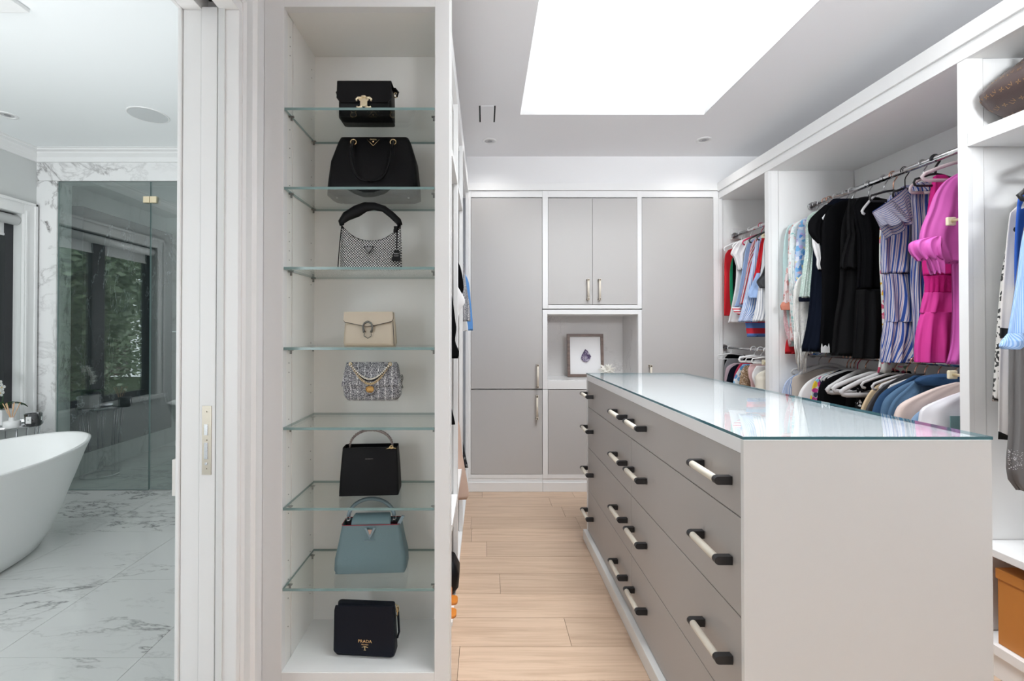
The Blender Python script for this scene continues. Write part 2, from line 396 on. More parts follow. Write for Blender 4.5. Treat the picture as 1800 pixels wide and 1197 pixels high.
# partition with the pocket door opening
YJ, ZD, YJ0 = 1.30, WZ(17, 1.30), -0.75
bm = BM()
bx(bm, XW0+.004, XW1, YJ+0.03, SH+.3, 0, BCEIL); bx(bm, XW0+.004, XW1, YJ0, YJ+0.03, ZD+0.06, BCEIL); bx(bm, XW0+.004, XW1, -1.6, YJ0, 0, BCEIL)
fin('wall_partition', bm, whitep, kind='structure')
xa, xb, xc, xd, xe = WX(319, YJ), WX(352, YJ), WX(380.5, YJ), WX(383, YJ), WX(418, YJ)
tr = root('trim_1', (-0.8, YJ, 0), kind='structure')
box('jamb', xa, xb-.001, YJ, YJ+.03, 0, ZD, white, tr, 0.002)
box('jamb', xd, xe, YJ, YJ+.03, 0, ZD, white, tr, 0.002)
box('jamb', xd, WX(394, YJ), YJ-.006, YJ, 0, ZD, mat('off white seal', (0.72, 0.73, 0.73), 0.6), tr)  # seal strip in a slightly greyer white
box('head_jamb', xa, xb, YJ0, YJ+.03, ZD, ZD+.05, white, tr, 0.002)
box('head_jamb', xd, xe, YJ0, YJ+.03, ZD, ZD+.05, white, tr, 0.002)
box('track', xb+.004, xd-.004, YJ0, YJ+.03, ZD+.045, ZD+.06, black, tr)
# casings: bathroom side bead and moulded closet side
box('bead', xa-.012, xa-.001, YJ-.006, YJ+.02, 0, ZD+.02, white, tr, 0.003)
box('bead', xa-.012, xa-.001, YJ0, YJ-.006, ZD, ZD+.02, white, tr, 0.003)
def casing(parent, x, sgn, y0, zt_):
    """moulded casing leg on the closet face of the wall: stepped profile along Y"""
    prof = [(0.000, 0.012), (0.008, 0.016), (0.010, 0.026), (0.022, 0.030), (0.055, 0.024), (0.075, 0.020), (0.085, 0.030), (0.098, 0.030), (0.100, 0.0)]
    bm = BM(); base = [bm.verts.new((x, y0, 0))]+[bm.verts.new((x+sgn*d, y0+yy, 0)) for yy, d in prof]
    top = [bm.verts.new((v.co.x, v.co.y, zt_+(v.co.y-y0))) for v in base]
    n = len(base)
    for i in range(n): bm.faces.new((base[i], base[(i+1) % n], top[(i+1) % n], top[i]))
    bm.faces.new(base[::-1]); bm.faces.new(top)
    bmesh.ops.recalc_face_normals(bm, faces=bm.faces[:])
    o = fin('casing', bm, white, parent)
    bm = BM(); a = [bm.verts.new((x, y0-1.95, zt_))]+[bm.verts.new((x+sgn*d, y0-1.95, zt_+yy)) for yy, d in prof]
    b = [bm.verts.new((v.co.x, y0+(v.co.z-zt_), v.co.z)) for v in a]
    for i in range(n): bm.faces.new((a[i], b[i], b[(i+1) % n], a[(i+1) % n]))
    bm.faces.new(a); bm.faces.new(b[::-1]); bmesh.ops.recalc_face_normals(bm, faces=bm.faces[:])
    fin('casing', bm, white, parent)
casing(tr, XW1+.008, 1, YJ+.006, ZD+.02)
# pocket door edge with lock plate
dr = root('door_1', ((xb+xc)/2, YJ, 0), kind='structure')
box('door_leaf', xb+.001, xc, YJ-.004, YJ+.028, 0.008, ZD+.006, white, dr, 0.002)
lp = W(357.5, 713, YJ); lq = W(373, 833.5, YJ)
plate = box('lock_plate', lp.x, lq.x, YJ-.006, YJ-.004, lq.z, lp.z, nickel, dr, label='brushed nickel lock plate')
for a, b in ((745, 764), (777, 806)):
    p = W(361.5, a, YJ); q = W(367.5, b, YJ); box('bolt', p.x, q.x, YJ-.0075, YJ-.006, q.z, p.z, silver, plate)
for yv, rv in ((723, .0022), (773, .0018), (814, .004), (823, .002)):
    p = W(365, yv, YJ); fin('screw', cyl(BM(), (p.x, YJ-.0085, p.z), rv, .003, 12, axis='y'), silver if yv == 814 else nickel, plate)
# bathroom shell
box('ceiling', -3.7, -0.80, -1.6, SH, BCEIL, BCEIL+0.05, bathceil, kind='structure')
WY0, WY1, WZ0, WZ1 = 2.30, 3.469, 0.58, 2.148
bm = BM(); x0, x1 = XL-0.12, XL
bx(bm, x0, x1, WY1, SH, 0, BCEIL); bx(bm, x0, x1, WY0, WY1, 0, WZ0); bx(bm, x0, x1, WY0, WY1, WZ1, BCEIL)
bx(bm, x0, x1, 1.7, WY0, 0, BCEIL); bx(bm, x0, x1, 0.2, 1.7, 0, WZ0); bx(bm, x0, x1, 0.2, 1.7, WZ1, BCEIL); bx(bm, x0, x1, -1.6, 0.2, 0, BCEIL)
fin('wall_left', bm, mat('pale grey wall paint', (0.62, 0.635, 0.63), 0.8), kind='structure')
for nm, a, b, mull in (('window_3', WY0, WY1, (2.88, 3.02)), ('window_4', 0.2, 1.7, (0.9, 1.0))):
    wn = root(nm, (XL, (a+b)/2, WZ0), kind='structure'); bm = BM()
    xo, xi = XL-.115, XL-.06
    fw = 0.06
    for c, d, e, f in ((a, a+fw, WZ0, WZ1), (b-fw, b, WZ0, WZ1), (a+fw, b-fw, WZ0, WZ0+fw), (a+fw, b-fw, WZ1-fw, WZ1), (mull[0], mull[1], WZ0+fw, WZ1-fw)):
        bx(bm, xo, xi, c, d, e, f)
    fin('frame', bm, mat('charcoal window frame', (0.025, 0.026, 0.03), 0.4), wn)
    box('pane', xo+.03, xo+.036, a+fw, b-fw, WZ0+fw, WZ1-fw, winpane, wn)
    bm = BM()   # casing
    cw = 0.10
    for c, d, e, f, t in ((a-cw, a, WZ0, WZ1+cw, .022), (b, b+cw, WZ0, WZ1+cw, .022), (a, b, WZ1, WZ1+cw, .022), (a-cw, b+cw, WZ0-.04, WZ0, .05)):
        bx(bm, XL, XL+t, c, d, e, f, 0, 0.004)
    for c, d in ((b+cw-.022, b+cw), (a-cw, a-cw+.022)): bx(bm, XL, XL+.032, c, d, WZ0, WZ1+cw, 0, 0.004)
    bx(bm, XL, XL+.032, a-cw, b+cw, WZ1+cw-.022, WZ1+cw, 0, .004)
    bx(bm, XL, XL+.027, b+.012, b+.03, WZ0, WZ1+.03, 0, .004)
    fin('casing', bm, white, wn)
# roller blind
rb = root('roller_blind', (XL-.045, (WY0+WY1)/2, WZ1), 'white roller blind rolled up at the head of the bathroom window', 'blind')
fin('roll', tube(BM(), [(XL-.035, WY0+.01, WZ1-.05), (XL-.035, WY1-.006, WZ1-.05)], .038, 20), plastw, rb)
box('fabric', XL-.071, XL-.069, WY0+.01, WY1-.01, WZ1-.16, WZ1-.05, plastw, rb)
box('hem_bar', XL-.076, XL-.064, WY0+.01, WY1-.01, WZ1-.175, WZ1-.158, plastw, rb, 0.003)
# crown moulding
cr = root('trim_2', (XL, SH, BCEIL), kind='structure')
cprof = [(0.0, -.085), (.018, -.085), (.022, -.05), (.05, -.028), (.055, -.018), (.085, -.014), (.088, -.004), (.105, -.003), (.105, 0), (0, 0)]
bm = BM()
def mould(bm, pts_fn, prof):
    a = [bm.verts.new(pts_fn(0, d, z)) for d, z in prof]; b = [bm.verts.new(pts_fn(1, d, z)) for d, z in prof]; n = len(prof)
    for i in range(n): bm.faces.new((a[i], a[(i+1) % n], b[(i+1) % n], b[i]))
mould(bm, lambda s, d, z: (XL+d if s == 0 else -0.88, SH-d, BCEIL+z), cprof)
mould(bm, lambda s, d, z: (XL+d, SH-d if s == 0 else -1.6, BCEIL+z), cprof)
bmesh.ops.recalc_face_normals(bm, faces=bm.faces[:])
fin('crown', bm, white, cr)
# shower
ws = root('wall_shower', (-2.2, SH, 0), kind='structure')
pz = 2.44; px1 = WX(98, SH)
box('marble_slab', XL, XW0, SH, SH+.13, pz+.002, BCEIL, wmarble, ws)
box('marble_slab', XL, px1, SH, SH+.13, 0.0, pz, wmarble, ws)
for a, b in ((0, .9), (.9, 1.8), (1.8, BCEIL)):
    box('marble_slab', XL-.03, XL+.03, SH+.13, 5.0, a+.001, b-.001, wmarble, ws)
for i in range(3):
    for a, b in ((0, 1.25), (1.25, BCEIL)):
        box('marble_slab', XL+.9*i, XL+.9*(i+1)-.002, 5.0, 5.05, a+.001, b-.001, wmarble, ws)
box('marble_slab', XW0-.04, XW0, SH+.13, 5.0, 0, BCEIL, wmarble, ws)
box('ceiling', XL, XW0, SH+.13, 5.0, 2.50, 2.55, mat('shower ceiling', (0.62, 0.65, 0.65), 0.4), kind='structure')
box('marble_panel', XL+.03, -3.29, SH+.136, 4.79, 0.247, 2.278, dmarble, ws, 0.003, label='black marble panel with thin white veins')
# glass screen
sg = root('shower_screen', (-2.6, SH+.02, 0), 'frameless green tinted glass shower screen in the marble surround', 'shower screen')
g1 = WX(262.5, SH+.01); g2 = WX(264, SH+.01)
def sheet(name, x0, x1, y0, y1, z0, z1, axis, pm, em, parent, **kw):
    bm = bx(BM(), x0, x1, y0, y1, z0, z1)
    for f in bm.faces: f.material_index = 0 if abs(f.normal[axis]) > 0.9 else 1
    bm.normal_update()
    for f in bm.faces: f.material_index = 0 if abs(f.normal[axis]) > 0.9 else 1
    return fin(name, bm, [pm, em], parent, **kw)
def onesheet(name, x0, x1, y0, y1, z0, z1, axis, pm, em, parent, **kw):
    """glass sheet whose clear faces are a single layer in the middle plus a solid coloured rim"""
    return sheet(name, x0, x1, y0, y1, z0, z1, axis, pm, em, parent, **kw)
onesheet('glass_panel', px1+.002, g1, SH+.010, SH+.020, 0.004, pz-.002, 1, showerpane, edgeg, sg)
onesheet('glass_door', g2, -0.95, SH+.010, SH+.020, 0.010, pz-.002, 1, showerpane, edgeg, sg)
for a, b in ((252, 262.6), (263.6, 275)):
    p = W(a, 345, SH); q = W(b, 356.5, SH); box('hinge_plate', p.x, q.x, SH-.004, SH+.010, q.z, p.z, goldc, sg, .002)
# rain shower head
rs = root('rain_shower_head', (-2.45, 4.3, 2.44), 'square ceiling rain shower head inside the glass shower', 'shower head')
box('plate', -2.65, -2.25, 4.1, 4.5, 2.44, 2.452, silver, rs, .003); fin('stem', cyl(BM(), (-2.45, 4.3, 2.452), .02, .048, 16), silver, rs)

# ================================================================ CABINETRY
def stile(p, x0, x1, y0, y1, z0, z1, m=white, name='stile', bev=.0015): return box(name, x0, x1, y0, y1, z0, z1, m, p, bev)
# ---- end wall cabinets
def hpull(parent, px, py0, py1):
    a = W(px, py0, YB); b = W(px, py1, YB); bm = BM()
    tube(bm, [(a.x, YB-.038, a.z-.012), (a.x, YB-.038, b.z+.012)], .0085, 12, 0)
    for z in (a.z-.008, b.z+.008): bx(bm, a.x-.009, a.x+.009, YB-.047, YB-.001, z-.009, z+.009, 1, .003)
    return fin('handle', bm, [cream, mat('bronze metal', (0.16, 0.13, 0.10), 0.4, 0.8)], parent)
XX = lambda px: WX(px, YB)
ZZ = lambda py: WZ(py, YB)
BT, BB = ZZ(335.5), ZZ(841)   # top of rails, underside of frame
def tall(name, pl, pr, pdl, pdr, label, handles, pulls):
    r = root(name, ((XX(pl)+XX(pr))/2, YB, 0), label, 'cabinet')
    x0, x1, d0, d1 = XX(pl), XX(pr), XX(pdl), XX(pdr)
    box('carcass', x0+.002, x1-.002, YB+.024, YB+.55, 0.10, BT-.002, white, r)
    if pdl-pl > 1: stile(r, x0, d0-.0015, YB, YB+.022, BB, BT)
    if pr-pdr > 1: stile(r, d1+.0015, x1, YB, YB+.022, BB, BT)
    stile(r, d0-.0015, d1+.0015, YB, YB+.022, ZZ(347)+.0015, BT, name='rail'); stile(r, d0-.0015, d1+.0015, YB, YB+.022, BB, ZZ(833.5)-.0015, name='rail')
    for (a, b), hp in zip(((348, 683.5), (685, 833.5)), pulls):
        d = box('door', d0+.0012, d1-.0012, YB-.001, YB+.02, ZZ(b)+.0012, ZZ(a)-.0012, grey, r, .0012)
        hpull(d, *hp)
    box('plinth', x0, x1, YB+.002, YB+.022, .012, BB-.002, white, r, .001)
    box('skirting', x0, x1, YB-.010, YB+.002, 0, BB-.028, white, r, .003)
    return r
tall('tall_cabinet', 820.5, 953.3, 828, 953.3, 'tall white cabinet with grey doors beside the clothes bays, pulls near its niche edge', 0, ((944.3, 640, 681), (943.3, 694, 736)))
tall('tall_cabinet', 1128.7, 1264, 1128.7, 1254.5, 'tall white cabinet with grey doors between the marble niche and the open wardrobe', 0, ((1141.5, 641, 682), (1141.5, 694, 736)))
# middle: wall cabinet, niche, base cabinet
x0, x1, d0, d1 = XX(953.6), XX(1128.4), XX(963.5), XX(1120.5)
r = root('wall_cabinet', ((x0+x1)/2, YB, ZZ(543)), 'white cabinet with two grey doors above the marble niche', 'cabinet')
box('carcass', x0+.002, x1-.002, YB+.024, YB+.4, ZZ(543), BT-.002, white, r)
for a, b, c, d in ((x0, d0, ZZ(542.5), BT), (d1, x1, ZZ(542.5), BT)): stile(r, a, b, YB-.004, YB+.022, c, d)
for c, d in ((ZZ(542.5), ZZ(536)), (ZZ(347), BT)): stile(r, d0, d1, YB-.004, YB+.022, c, d, name='rail')
xm = XX(1041.5)
for a, b, hp in ((d0+.0015, xm-.001, (1032.5, 491, 528)), (xm+.001, d1-.0015, (1052.5, 491, 528))):
    d = box('door', a, b, YB-.004, YB+.02, ZZ(535.5)+.001, ZZ(348.5)-.001, grey, r, .0012); hpull(d, *hp)
r = root('niche_unit', ((x0+x1)/2, YB, ZZ(684)), 'white framed niche lined with pale marble above the base cabinet', 'cabinet')
YN = 3.97; nz0, nz1 = ZZ(668), ZZ(552.5)
for a, b, c, d in ((x0, d0-.006, ZZ(684), ZZ(544.5)), (XX(1121.5), x1, ZZ(684), ZZ(544.5))): stile(r, a, b, YB-.004, YB+.022, c, d)
stile(r, d0-.006, XX(1121.5), YB-.004, YB+.022, nz1, ZZ(544.5), name='rail'); stile(r, d0-.006, XX(1121.5), YB-.004, YB+.022, ZZ(684), nz0-.006, name='rail')
box('back_slab', x0, x1, YN, YN+.02, ZZ(684), nz1+.02, nmarble, r)
box('side_slab', d0-.03, d0-.006, YB+.022, YN, nz0, nz1+.02, nmarble, r); box('side_slab', XX(1121.5), XX(1121.5)+.03, YB+.022, YN, nz0, nz1+.02, nmarble, r)
box('top_panel', d0-.006, XX(1121.5), YB+.022, YN, nz1, nz1+.02, inner2, r)
box('counter', d0-.006, XX(1121.5), YB-.002, YN, nz0-.006, nz0, marble('white counter marble', (0.8, 0.8, 0.8), (0.5, 0.5, 0.5), 0.2, 1.4, 0.2, 0.012), r)
r = root('base_cabinet', ((x0+x1)/2, YB, 0), 'white base cabinet with grey door below the marble niche', 'cabinet')
box('carcass', x0+.002, x1-.002, YB+.024, YB+.4, 0.10, ZZ(685), white, r)
for a, b in ((x0, d0-.003), (d1+.003, x1)): stile(r, a, b, YB-.004, YB+.022, BB, ZZ(684.6))
stile(r, d0-.003, d1+.003, YB-.004, YB+.022, BB, ZZ(833.5), name='rail')
for a, b in ((d0-.001, xm-.001), (xm+.001, d1+.001)): box('door', a, b, YB-.004, YB+.02, ZZ(833.2), ZZ(685), grey, r, .0012)
box('plinth', x0, x1, YB+.002, YB+.022, .012, BB-.002, white, r, .001)
box('skirting', x0, x1, YB-.010, YB+.002, 0, BB-.028, white, r, .003)
bm = BM()
bx(bm, XX(818), XR, YB-.006, YB+.011, ZZ(335), ZZ(322), 0, .002); bx(bm, XX(818), XR, YB-.012, YB-.006, ZZ(335)-.0, ZZ(333), 0, .001)
fin('trim_3', bm, white, kind='structure')

# ---- open wardrobe on the long wall (three bays)
ZR0, ZG, ZC = 2.295, 2.350, 2.418
YD = [3.60, (2.944, 2.986), (1.730, 1.765), 0.45]
def bay(name, y0, y1, label, near_div=True, shelf=(), base=0.12):
    r = root(name, (XR+.28, (y0+y1)/2, 0), label, 'wardrobe')
    box('back_panel', XRB, XRB+.02, y0, y1, base, ZR0, inner2, r)
    box('top_panel', XR+.02, XRB, y0, y1, ZR0, ZR0+.02, inner2, r)
    box('base_panel', XR+.02, XRB, y0, y1, base-.02, base, white, r)
    box('plinth', XR+.012, XR+.03, y0, y1, 0, base-.02, white, r, .001)
    stile(r, XR, XR+.02, y0, y1, base-.035, base, name='rail')
    for z0_, z1_ in shelf: box('shelf', XR, XRB, y0+.001, y1-.001, z0_, z1_, white, r, .002)
    return r
def divider(r, ya_, yb_):
    """panel seen from the camera side: lining strip, groove, then the back part of the panel"""
    box('stile', XR-.0, XR+.02, ya_, yb_, 0.085, ZR0, white, r, .0015)
    box('side_panel', XR+.02, XR+.063, ya_+.0005, yb_-.002, 0.12, ZR0, inner2, r)
    box('side_panel', XR+.0675, XRB, ya_+.0035, yb_-.002, 0.12, ZR0, inner2, r)
r1 = bay('open_wardrobe', 2.986, 3.60, 'far open wardrobe bay with striped shirts next to the grey cabinets')
stile(r1, XR, XR+.03, YB+.002, 3.60, .085, ZR0); stile(r1, XR, XX(1270), YB-.004, YB+.001, .0, ZC-.1)
box('side_panel', XR+.03, XRB, 3.60, 3.62, .12, ZR0, inner2, r1)
r2 = bay('open_wardrobe', 1.765, 2.944, 'middle open wardrobe bay with black, striped and pink dresses')
divider(r2, 2.944, 2.986)
r3 = bay('open_wardrobe', 0.45, 1.730, 'near open wardrobe bay with a monogram bag on its top shelf', shelf=((WZ(258, 1.73), WZ(234, 1.73)), (0.435, 0.462)))
divider(r3, 1.730, 1.765)
box('side_panel', XR, XRB, .43, .45, 0, ZR0, inner2, r3)
bm = BM(); bx(bm, XR-.012, XR+.02, 0.43, YB-.005, ZG+.001, ZC, 0, .0015); bx(bm, XR-.002, XR+.02, 0.43, YB-.005, ZR0, ZG-.002, 0, .001); bx(bm, XR, XR+.02, 0.43, YB-.005, ZG-.003, ZG+.002)
fin('trim_4', bm, white, kind='structure')
# rods
RX, RZ, RZL = 2.116, 2.061, 1.105
def rod(x, z, y0, y1, label, r=.015):
    o = root('clothes_rod', (x, y1, z), label, 'clothes rod')
    fin('bar', tube(BM(), [(x, y0, z), (x, y1, z)], r, 16, flat=1.0), chrome, o, smooth=False)
    for yv, d in ((y1, -1), (y0, 1)): fin('flange', cyl(BM(), (x, yv, z), .024, d*.012, 20, axis='y'), chrome, o)
    return o
rod(RX, RZ, 1.766, 2.943, 'chrome clothes rod holding the black, striped and pink dresses')
rod(RX, RZL, 1.766, 2.943, 'chrome clothes rod holding the denim and blush jackets')
rod(RX, RZ-.08, 0.451, 1.729, 'chrome clothes rod holding the palm print and blue garments')
R1X = WX(1298, 3.5, 2.0); R1Z = WZ(412, 3.5)
rod(R1X, R1Z, 2.987, 3.56, 'chrome clothes rod holding the striped shirts in the far bay', .013)
rod(WX(1284, 3.5), WZ(611, 3.55), 2.987, 3.599, 'thin dark chrome clothes rod low in the far bay', .009)
p = W(1288, 401, 3.56); q = W(1311, 420, 3.56)
box('spacer_block', p.x, q.x, 3.561, 3.599, q.z, p.z, white, None, .003, label='small white mounting block behind the rod end in the far bay', cat='block')
def knob(px, py, y0, label):
    x = XR+.03; z = WZ(py, y0); o = root('peg', (x, y0, z), label, 'peg')
    fin('stem', tube(BM(), [(x, y0, z), (x, y0+.05, z)], .006, 12), goldc, o)
    box('cap', x-.017, x+.017, y0+.05, y0+.062, z-.017, z+.017, mat('cream enamel', (0.72, 0.66, 0.48), 0.4), o, .004)
knob(1685, 383, 1.766, 'cream and gold square peg in front of the orchid pink blouse')
knob(1685, 661, 1.766, 'cream and gold square peg above the plastic covered shirts')
knob(1345, 411, 2.987, 'cream and gold square peg in the far bay by the upper shirts')
knob(1345, 638, 2.987, 'cream and gold square peg in the far bay by the lower garments')

# ---- handbag display unit
Y0, Y1 = 1.51, 1.787
bl, br = WX(497, Y0), WX(764, Y0)
r = root('display_cabinet', ((bl+br)/2, Y0, 0), 'tall narrow white display cabinet with glass shelves of handbags', 'cabinet')
bz0, bz1 = 0.127, WZ(12, Y0)
stile(r, XW1+.001, bl, Y0, Y0+.03, 0, 2.60); stile(r, br, WX(790, Y0), Y0, Y0+.03, 0, 2.60)
box('stile', WX(766, Y0), WX(791.5, Y0), Y0+.0305, Y0+.06, 0, 2.6, white, r)
box('rail', bl, br, Y0, Y0+.03, bz1, 2.60, white, r, .001); box('rail', bl, br, Y0, Y0+.03, 0.0, bz0-.002, white, r, .001)
box('side_panel', bl-.02, bl-.002, Y0+.03, Y0+.072, bz0-.02, bz1+.02, inner, r); box('side_panel', bl-.02, bl+.0005, Y0+.0755, Y1, bz0-.02, bz1+.02, inner, r)
box('side_panel', br, br+.02, Y0+.03, Y1, bz0-.02, bz1+.02, inner, r)
box('back_panel', bl-.02, br+.02, Y1, Y1+.02, bz0-.02, bz1+.02, inner, r)
box('top_panel', bl, br, Y0+.03, Y1, bz1, bz1+.02, inner, r); box('base_panel', bl, br, Y0+.002, Y1, bz0-.02, bz0, inner2, r)
SHZ = [WZ(v, Y0) for v in (188.5, 328, 469, 610.5, 751.5, 893, 1035)]
for z in SHZ:
    s = onesheet('glass_shelf', bl+.002, br-.001, Y0+.002, Y1-.001, z-.0088, z, 2, clearpane, edgeg, r)
    for xx, yy in ((bl+.008, Y0+.045), (bl+.008, Y1-.03), (br-.008, Y0+.045), (br-.008, Y1-.03)):
        bm = BM(); bx(bm, xx-.008, xx+.008, yy-.004, yy+.004, z-.0125, z-.009); bx(bm, xx-.003, xx+.003, yy-.002, yy+.002, z-.024, z-.0125)
        fin('shelf_pin', bm, mat('pewter pin', (0.25, 0.25, 0.24), 0.4, 0.6), s)
bm = BM()
for z in [bz0+.12+.032*k for k in range(66)]:
    if z > bz1-.05: break
    for yy in (Y0+.047, Y1-.035):
        if random.random() < .35: cyl(bm, (bl+.0006, yy, z), .0018, .0006, 8, axis='x')
fin('peg_holes', bm, dark, r, kind='stuff')
# ---- clothes bays in line behind the display unit
XF = -0.128
r = root('open_wardrobe', (-.4, 2.7, 0), 'open white wardrobe run behind the handbag display, seen edge on', 'wardrobe')
box('back_panel', XW1+.002, XW1+.022, Y1+.021, YB, 0.1, 2.6, inner2, r)
for ya_ in (2.17, 2.65):
    box('stile', XF-.02, XF, ya_-.02, ya_+.02, 0.09, 2.33, white, r, .001); box('side_panel', XW1+.023, XF-.02, ya_-.008, ya_+.01, .1, 2.33, inner2, r)
box('stile', XF-.02, XF, YB-.05, YB-.004, .09, 2.33, white, r, .001)
box('rail', XF-.02, XF, Y0+.06, YB-.004, 2.33, 2.42, white, r, .001); box('crown', XF-.02, XF-.003, Y0+.06, YB-.004, 2.42, 2.45, white, r, .001)
box('top_panel', XW1+.023, XF-.02, Y1+.021, YB, 2.30, 2.33, inner2, r)
box('base_panel', XW1+.023, XF, Y0+.3, YB-.004, .085, .10, white, r, .001); box('plinth', XF-.025, XF-.012, Y0+.06, YB-.011, 0, .085, white, r)
for a, b in ((Y1+.021, 2.15), (2.19, 2.63)):
    box('shelf', XW1+.023, XF, a, b, 1.95, 1.975, white, r, .001); box('shelf', XW1+.023, XF, a, b, .46, .485, white, r, .001)
LRX = -0.42
rod(LRX, 1.86, Y1+.03, YB-.1, 'chrome clothes rod hidden inside the edge-on wardrobe run')

# ---- island
IX0, IX1, IY0, IY1, IT = 0.615, 1.205, 1.084, 2.75, 0.9935
il = root('dresser_island', ((IX0+IX1)/2, (IY0+IY1)/2, 0), 'long white closet island with taupe grey drawers and cream pulls', 'dresser')
fy0, fy1 = YF(1300, IX0), 2.72
box('end_panel', IX0, IX1, IY0, IY0+.012, 0, IT-.001, islandw, il, .001)
box('end_panel', IX0+.03, IX1, IY1-.02, IY1, .0, IT-.037, islandw, il, .001)
box('side_panel', IX1-.02, IX1-.0005, IY0+.0125, IY1-.021, 0, IT-.037, islandw, il)
box('top_panel', IX0+.0005, IX1-.0005, IY0+.0125, IY1, IT-.036, IT-.001, mat('bright white top', (.86, .86, .87), .4), il, .001)
box('stile', IX0+.0003, IX0+.022, IY0+.0125, fy0-.001, .062, IT-.0365, islandw, il); box('stile', IX0+.0003, IX0+.022, fy1+.002, IY1, .062, IT-.0365, islandw, il)
box('plinth', IX0-.022, IX0+.012, IY0+.002, IY1+.004, 0, .062, islandw, il, .003)
box('carcass', IX0+.024, IX0+.03, IY0+.013, IY1-.021, .062, IT-.04, dark, il)
ym = YF(1108, IX0)
rows = [(.803, .9565, 1), (.5635, .800, 2), (.3125, .5605, 2), (.066, .3095, 2)]
def ipull(par, yc, z):
    bm = BM(); xp = IX0-.034
    tube(bm, [(xp, yc-.066, z), (xp, yc+.066, z)], .0098, 14, 0)
    for s in (-1, 1):
        yy = yc+s*.072
        outline = [(IX0-.0005, z-.0105), (IX0-.0005, z+.0105)]+[(xp+.0105*math.cos(a)*1.0, z+.0105*math.sin(a)) for a in [PI/2+PI*k/8 for k in range(9)]]
        prism(bm, outline, yy-.008, yy+.008, 1)
    return fin('handle', bm, [cream, black], par)
for z0_, z1_, n in rows:
    cols = ((fy0+.001, fy1),) if n == 1 else ((fy0+.001, ym-.001), (ym+.001, fy1))
    for k, (a, b) in enumerate(cols):
        d = box('drawer', IX0+.002, IX0+.022, a, b, z0_, z1_, grey2, il, .001)
        hs = (1.213, 1.81, 2.045, 2.655) if n == 1 else ((1.213, 1.81), (2.045, 2.655))[k]
        for yc in hs: ipull(d, yc, (z0_+z1_)/2)
gt = onesheet('glass_top', IX0-.002, IX1+.001, IY0-.002, IY1+.002, IT, IT+.0075, 2, topglass, edgeb, None, label='thin clear glass sheet covering the top of the island', cat='glass top')

# ---- ceiling fittings
def potlight(x, y, z, r, label, grp, fill=6):
    o = root('downlight', (x, y, z), label, 'light', grp); bm, rings = lathe(BM(), [(r, 0), (r, -.004), (r*.72, -.006), (r*.68, -.001)], (x, y, z), 32)
    fin('trim_ring', bm, white, o)
    bm = BM(); cyl(bm, (x, y, z-.003), r*.62, .002, 24); fin('baffle', bm, mat('grey baffle', (0.5, 0.5, 0.51), 0.5), o)
    sp_ = bpy.data.lights.new('downlight_fill', 'SPOT'); sp_.energy = fill; sp_.spot_size = math.radians(150); sp_.spot_blend = 1; sp_.shadow_soft_size = .04; sp_.color = (1, .985, .96)  # spot added as fill; the fittings themselves look unlit
    so = bpy.data.objects.new('downlight_fill', sp_); C.objects.link(so); so.location = (x, y, z-.02)
    bm = BM(); cyl(bm, (x+.004, y, z-.0035), r*.32, .001, 20); fin('lens', bm, mat('dim lens', (0.3, 0.3, 0.31), 0.2), o)
p = W(860, 247, 3.29); q = W(1237, 249, 3.27)
potlight(p.x, 3.29, CEIL, .052, 'round white recessed downlight above the tall cabinet beside the clothes bays', None)
potlight(q.x, 3.27, CEIL, .052, 'round white recessed downlight in front of the far wardrobe bay', None)
for xx, yy, lb in ((-.15, .3, 'round recessed downlight near the pocket door'), (1.75, .3, 'round recessed downlight by the near wardrobe bay'), (.0, 1.62, 'round recessed downlight beside the skylight and display cabinet'), (1.62, 1.62, 'round recessed downlight beside the skylight and middle wardrobe')):  # extra downlights outside the view, added only for fill
    potlight(xx, yy, CEIL, .052, lb, None, 0.5 if yy < 1 else 4)
potlight(-1.6, .9, BCEIL, .055, 'round recessed downlight in the bathroom near the pocket door', None, 4)  # extra out-of-view downlight added as bathroom fill
potlight(-2.1, 4.25, 2.50, .05, 'small recessed downlight inside the shower', None, 16)  # added because the shower interior came out dark
potlight(-3.13, 2.97, BCEIL, .055, 'round white recessed downlight in the bathroom ceiling by the window', None)
o = root('ceiling_speaker', (-2.204, 2.97, BCEIL), 'large round grey ceiling speaker grille in the bathroom', 'speaker')
fin('rim', lathe(BM(), [(.117, 0), (.117, -.004), (.109, -.005), (.109, 0)], (-2.204, 2.97, BCEIL), 48)[0], white, o)
fin('grille', cyl(BM(), (-2.204, 2.97, BCEIL-.004), .109, .0035, 48), mat('grey speaker mesh', (0.60, 0.62, 0.63), 0.8), o)
o = root('ceiling_vent', (-2.1, 1.93, BCEIL), 'white ceiling vent plate at the edge of the bathroom ceiling', 'vent')
box('plate', -2.35, -2.0, 1.80, 1.99, BCEIL-.02, BCEIL, white, o, .006)
o = root('slot_diffuser', (.01, 2.88, CEIL), 'small flush ceiling air slot with two dark gaps beside the skylight', 'vent')
p0 = 1.384*800/(583-184); p1 = 1.384*800/(583-213)
xl_, xr_ = WX(845, 2.88), WX(868, 2.88)
box('cover', xl_, xr_, p0, p1, CEIL-.003, CEIL, ceilp, o)
for xx in (xl_-.004, xr_+.004): box('gap', xx-.006, xx+.006, p0, p1, CEIL-.0015, CEIL, dark, o)

